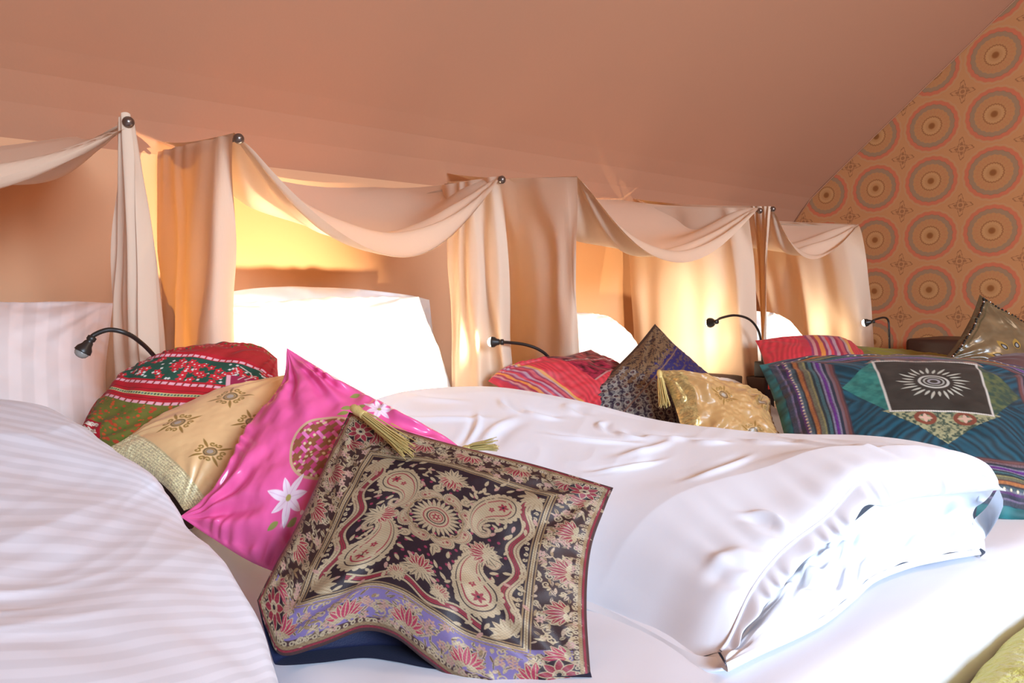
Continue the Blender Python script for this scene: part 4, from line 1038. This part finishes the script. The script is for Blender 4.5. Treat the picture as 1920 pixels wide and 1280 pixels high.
# first (leftmost, unlit)
c1 = canopy('cream cotton canopy over the leftmost pillow, cut off by the frame', -.1)
L1 = (pegL1[0]+np.array([-.78, 0, .02]), pegL1[1]+np.array([-.78, 0, .02]))
swag(c1, L1, pegL1, .135, .09, .45, band=.05, seed=1, under=True)
drape(c1, *pegL1, [(206, 1.80), (222, 1.72), (250, 1.65), (285, 1.59), (318, 1.59), (332, 1.62), (322, 1.66)], ZD, top=[pegL1[0]+np.array([-.006, .03, -.01]), pegL1[0]+np.array([0, -.004, .006]), pegL1[0]+np.array([.012, .0, .004]), pegL1[0]+np.array([.02, .02, -.004])], power=.9, seed=1)
# second
c2 = canopy('cream cotton canopy with the deep swag, brightly lit inside, over the second pillow', .8)
swag(c2, pegL2, pegR2, .168, .045, .53, band=.062, seed=2)
drape(c2, *pegL2, [(437, 1.60), (436, 1.50), (405, 1.47), (372, 1.52), (348, 1.62), (352, 1.74), (330, 1.86), (318, 2.0), (296, 2.16)], ZD, power=.5, seed=2)
drape(c2, *pegR2, [(968, 1.50), (955, 1.47), (925, 1.53), (905, 1.49), (872, 1.56), (852, 1.66), (862, 1.70)], ZD, power=.62, seed=3, frac=(0, .42))
# third
c3 = canopy('cream cotton canopy hung square at its left side, over the third pillow', 1.9)
swag(c3, pegL3, pegR3, .185, .03, .52, band=.02, seed=4)
drape(c3, *pegL3, [(1086, 1.52), (1082, 1.49), (1050, 1.55), (1020, 1.64), (1005, 1.72), (985, 1.9), (965, 2.1)], ZD, power=.8, seed=4)
drape(c3, *pegR3, [(1428, 1.50), (1405, 1.47), (1385, 1.54), (1330, 1.66), (1270, 1.82), (1225, 1.98), (1197, 2.10)], ZD, power=.6, seed=5, frac=(.07, 1))
# fourth
c4 = canopy('small cream cotton canopy nearest the wallpapered wall, glowing inside', 2.8)
swag(c4, pegL4, pegR4, .135, .03, .5, band=.05, seed=6)
drape(c4, *pegL4, [(1424, 1.50), (1432, 1.47), (1440, 1.52), (1436, 1.6)], ZD, power=.7, seed=6, frac=(0, .12))
drape(c4, *pegR4, [(1646, 1.52), (1636, 1.48), (1600, 1.56), (1572, 1.66), (1528, 1.76), (1535, 1.80), (1500, 1.92), (1455, 2.10)], ZD, power=.55, seed=7)

# ------------------------------------------------------------------ gooseneck lamps
def lamp(label, pts, hr, aim, lit, energy=0, cone=95, blend=.3):
    q = [P(*p) for p in pts]; head = q[0]; d = head-q[1]; d /= np.linalg.norm(d)
    if aim is not None: d = (aim-head if aim[2] > .5 else aim); d = d/np.linalg.norm(d)
    foot = q[-1]
    t = thing('gooseneck_lamp', tuple(foot), label, 'lamp', None)
    neck = cra([head-d*hr*1.6]+q[1:], 60)
    MB().tube(neck, .0042, 10).build('gooseneck', MAT['black'], t)
    h = MB().lathe([(.0045, -hr*2.3), (.0075, -hr*2.2), (.0075, -hr*1.75), (.0055, -hr*1.6), (.0075, -hr*1.4), (hr*.62, -hr*1.0), (hr*.92, -hr*.55), (hr, -hr*.1), (hr, 0), (hr*.9, 0), (hr*.85, -hr*.12)], head, d, 24)
    ho = h.build('lamp_head', MAT['black'], t)
    MB().lathe([(hr*.84, -hr*.12), (hr*.86, hr*.15), (hr*.70, hr*.48), (hr*.4, hr*.68), (.001, hr*.75)], head, d, 20).build('lens', MAT['lit'] if lit else MAT['unlit'], ho)
    f = foot
    MB().box((f[0]-.022, f[1]-.022, f[2]-.05), (f[0]+.022, f[1]+.022, f[2]+.006), .005).build('clamp', MAT['black'], t)
    if lit:
        l = bpy.data.lights.new('lamp_spot', 'SPOT'); l.energy = energy; l.spot_size = math.radians(cone); l.spot_blend = blend; l.color = (1, .81, .50); l.shadow_soft_size = .012
        o = bpy.data.objects.new('lamp_spot', l); C.objects.link(o); o.location = Vector(head+d*(hr*.75+.004)); o.rotation_euler = Vector(d).to_track_quat('-Z', 'Y').to_euler()
    return t, foot
lamps = [
 lamp('unlit black gooseneck lamp with its head turned down, at the left', [(154, 660, 1.24), (176, 628, 1.25), (205, 618, 1.26), (238, 625, 1.275), (264, 642, 1.315), (288, 666, 1.375), (318, 705, 1.43)], .0140, None, False),
 lamp('black gooseneck lamp with its neck stretched level, lighting the second canopy', [(922, 641, 1.82), (955, 642, 1.85), (985, 646, 1.88), (1012, 656, 1.90), (1030, 672, 1.92), (1042, 702, 1.93)], .0140, np.array([-.60, .80, .0]), True, 100, 106, .9),
 lamp('black gooseneck lamp with high arched neck, between the third and fourth canopies', [(1331, 605, 2.36), (1352, 596, 2.40), (1378, 591, 2.45), (1404, 598, 2.49), (1420, 616, 2.52), (1427, 640, 2.54), (1430, 680, 2.54)], .0165, P(1150, 632, 2.9), True, 23, 140, 1.0),
 lamp('black gooseneck lamp with square-bent neck in front of the wallpaper', [(1622, 605, 2.98), (1638, 600, 3.02), (1656, 595, 3.06), (1665, 600, 3.08), (1667, 620, 3.08), (1668, 670, 3.08)], .0165, P(1460, 632, 3.2), True, 23, 140, 1.0)]
# night ledges the lamps are clamped to: dark boards standing between the beds at the wall
for (t_, f), lab in zip(lamps, ('dark wooden ledge board behind the red patchwork cushion', 'dark wooden ledge board behind the red striped cushion in the middle', 'dark wooden ledge board left of the flat red cushion', 'dark wooden ledge board below the square-bent lamp')):
    MBx = MB().box((f[0]-.03, f[1]-.03, ZM+.001), (f[0]+.03, min(YW-.01, f[1]+.45), f[2]-.05), .004)
    o = MBx.build('ledge_board', MAT['wood']); tag(o, lab, 'board')
# dark bolster-like headboard against the gable
a = P(1700, 634, 3.25); b_ = P(1800, 668, 3.25)
o = MB().box((a[0]-.02, b_[1]-.15, ZM+.002), (XR-.012, a[1], a[2]), .02).build('side_board', MAT['wood']); tag(o, 'low dark brown headboard end against the papered wall', 'headboard')
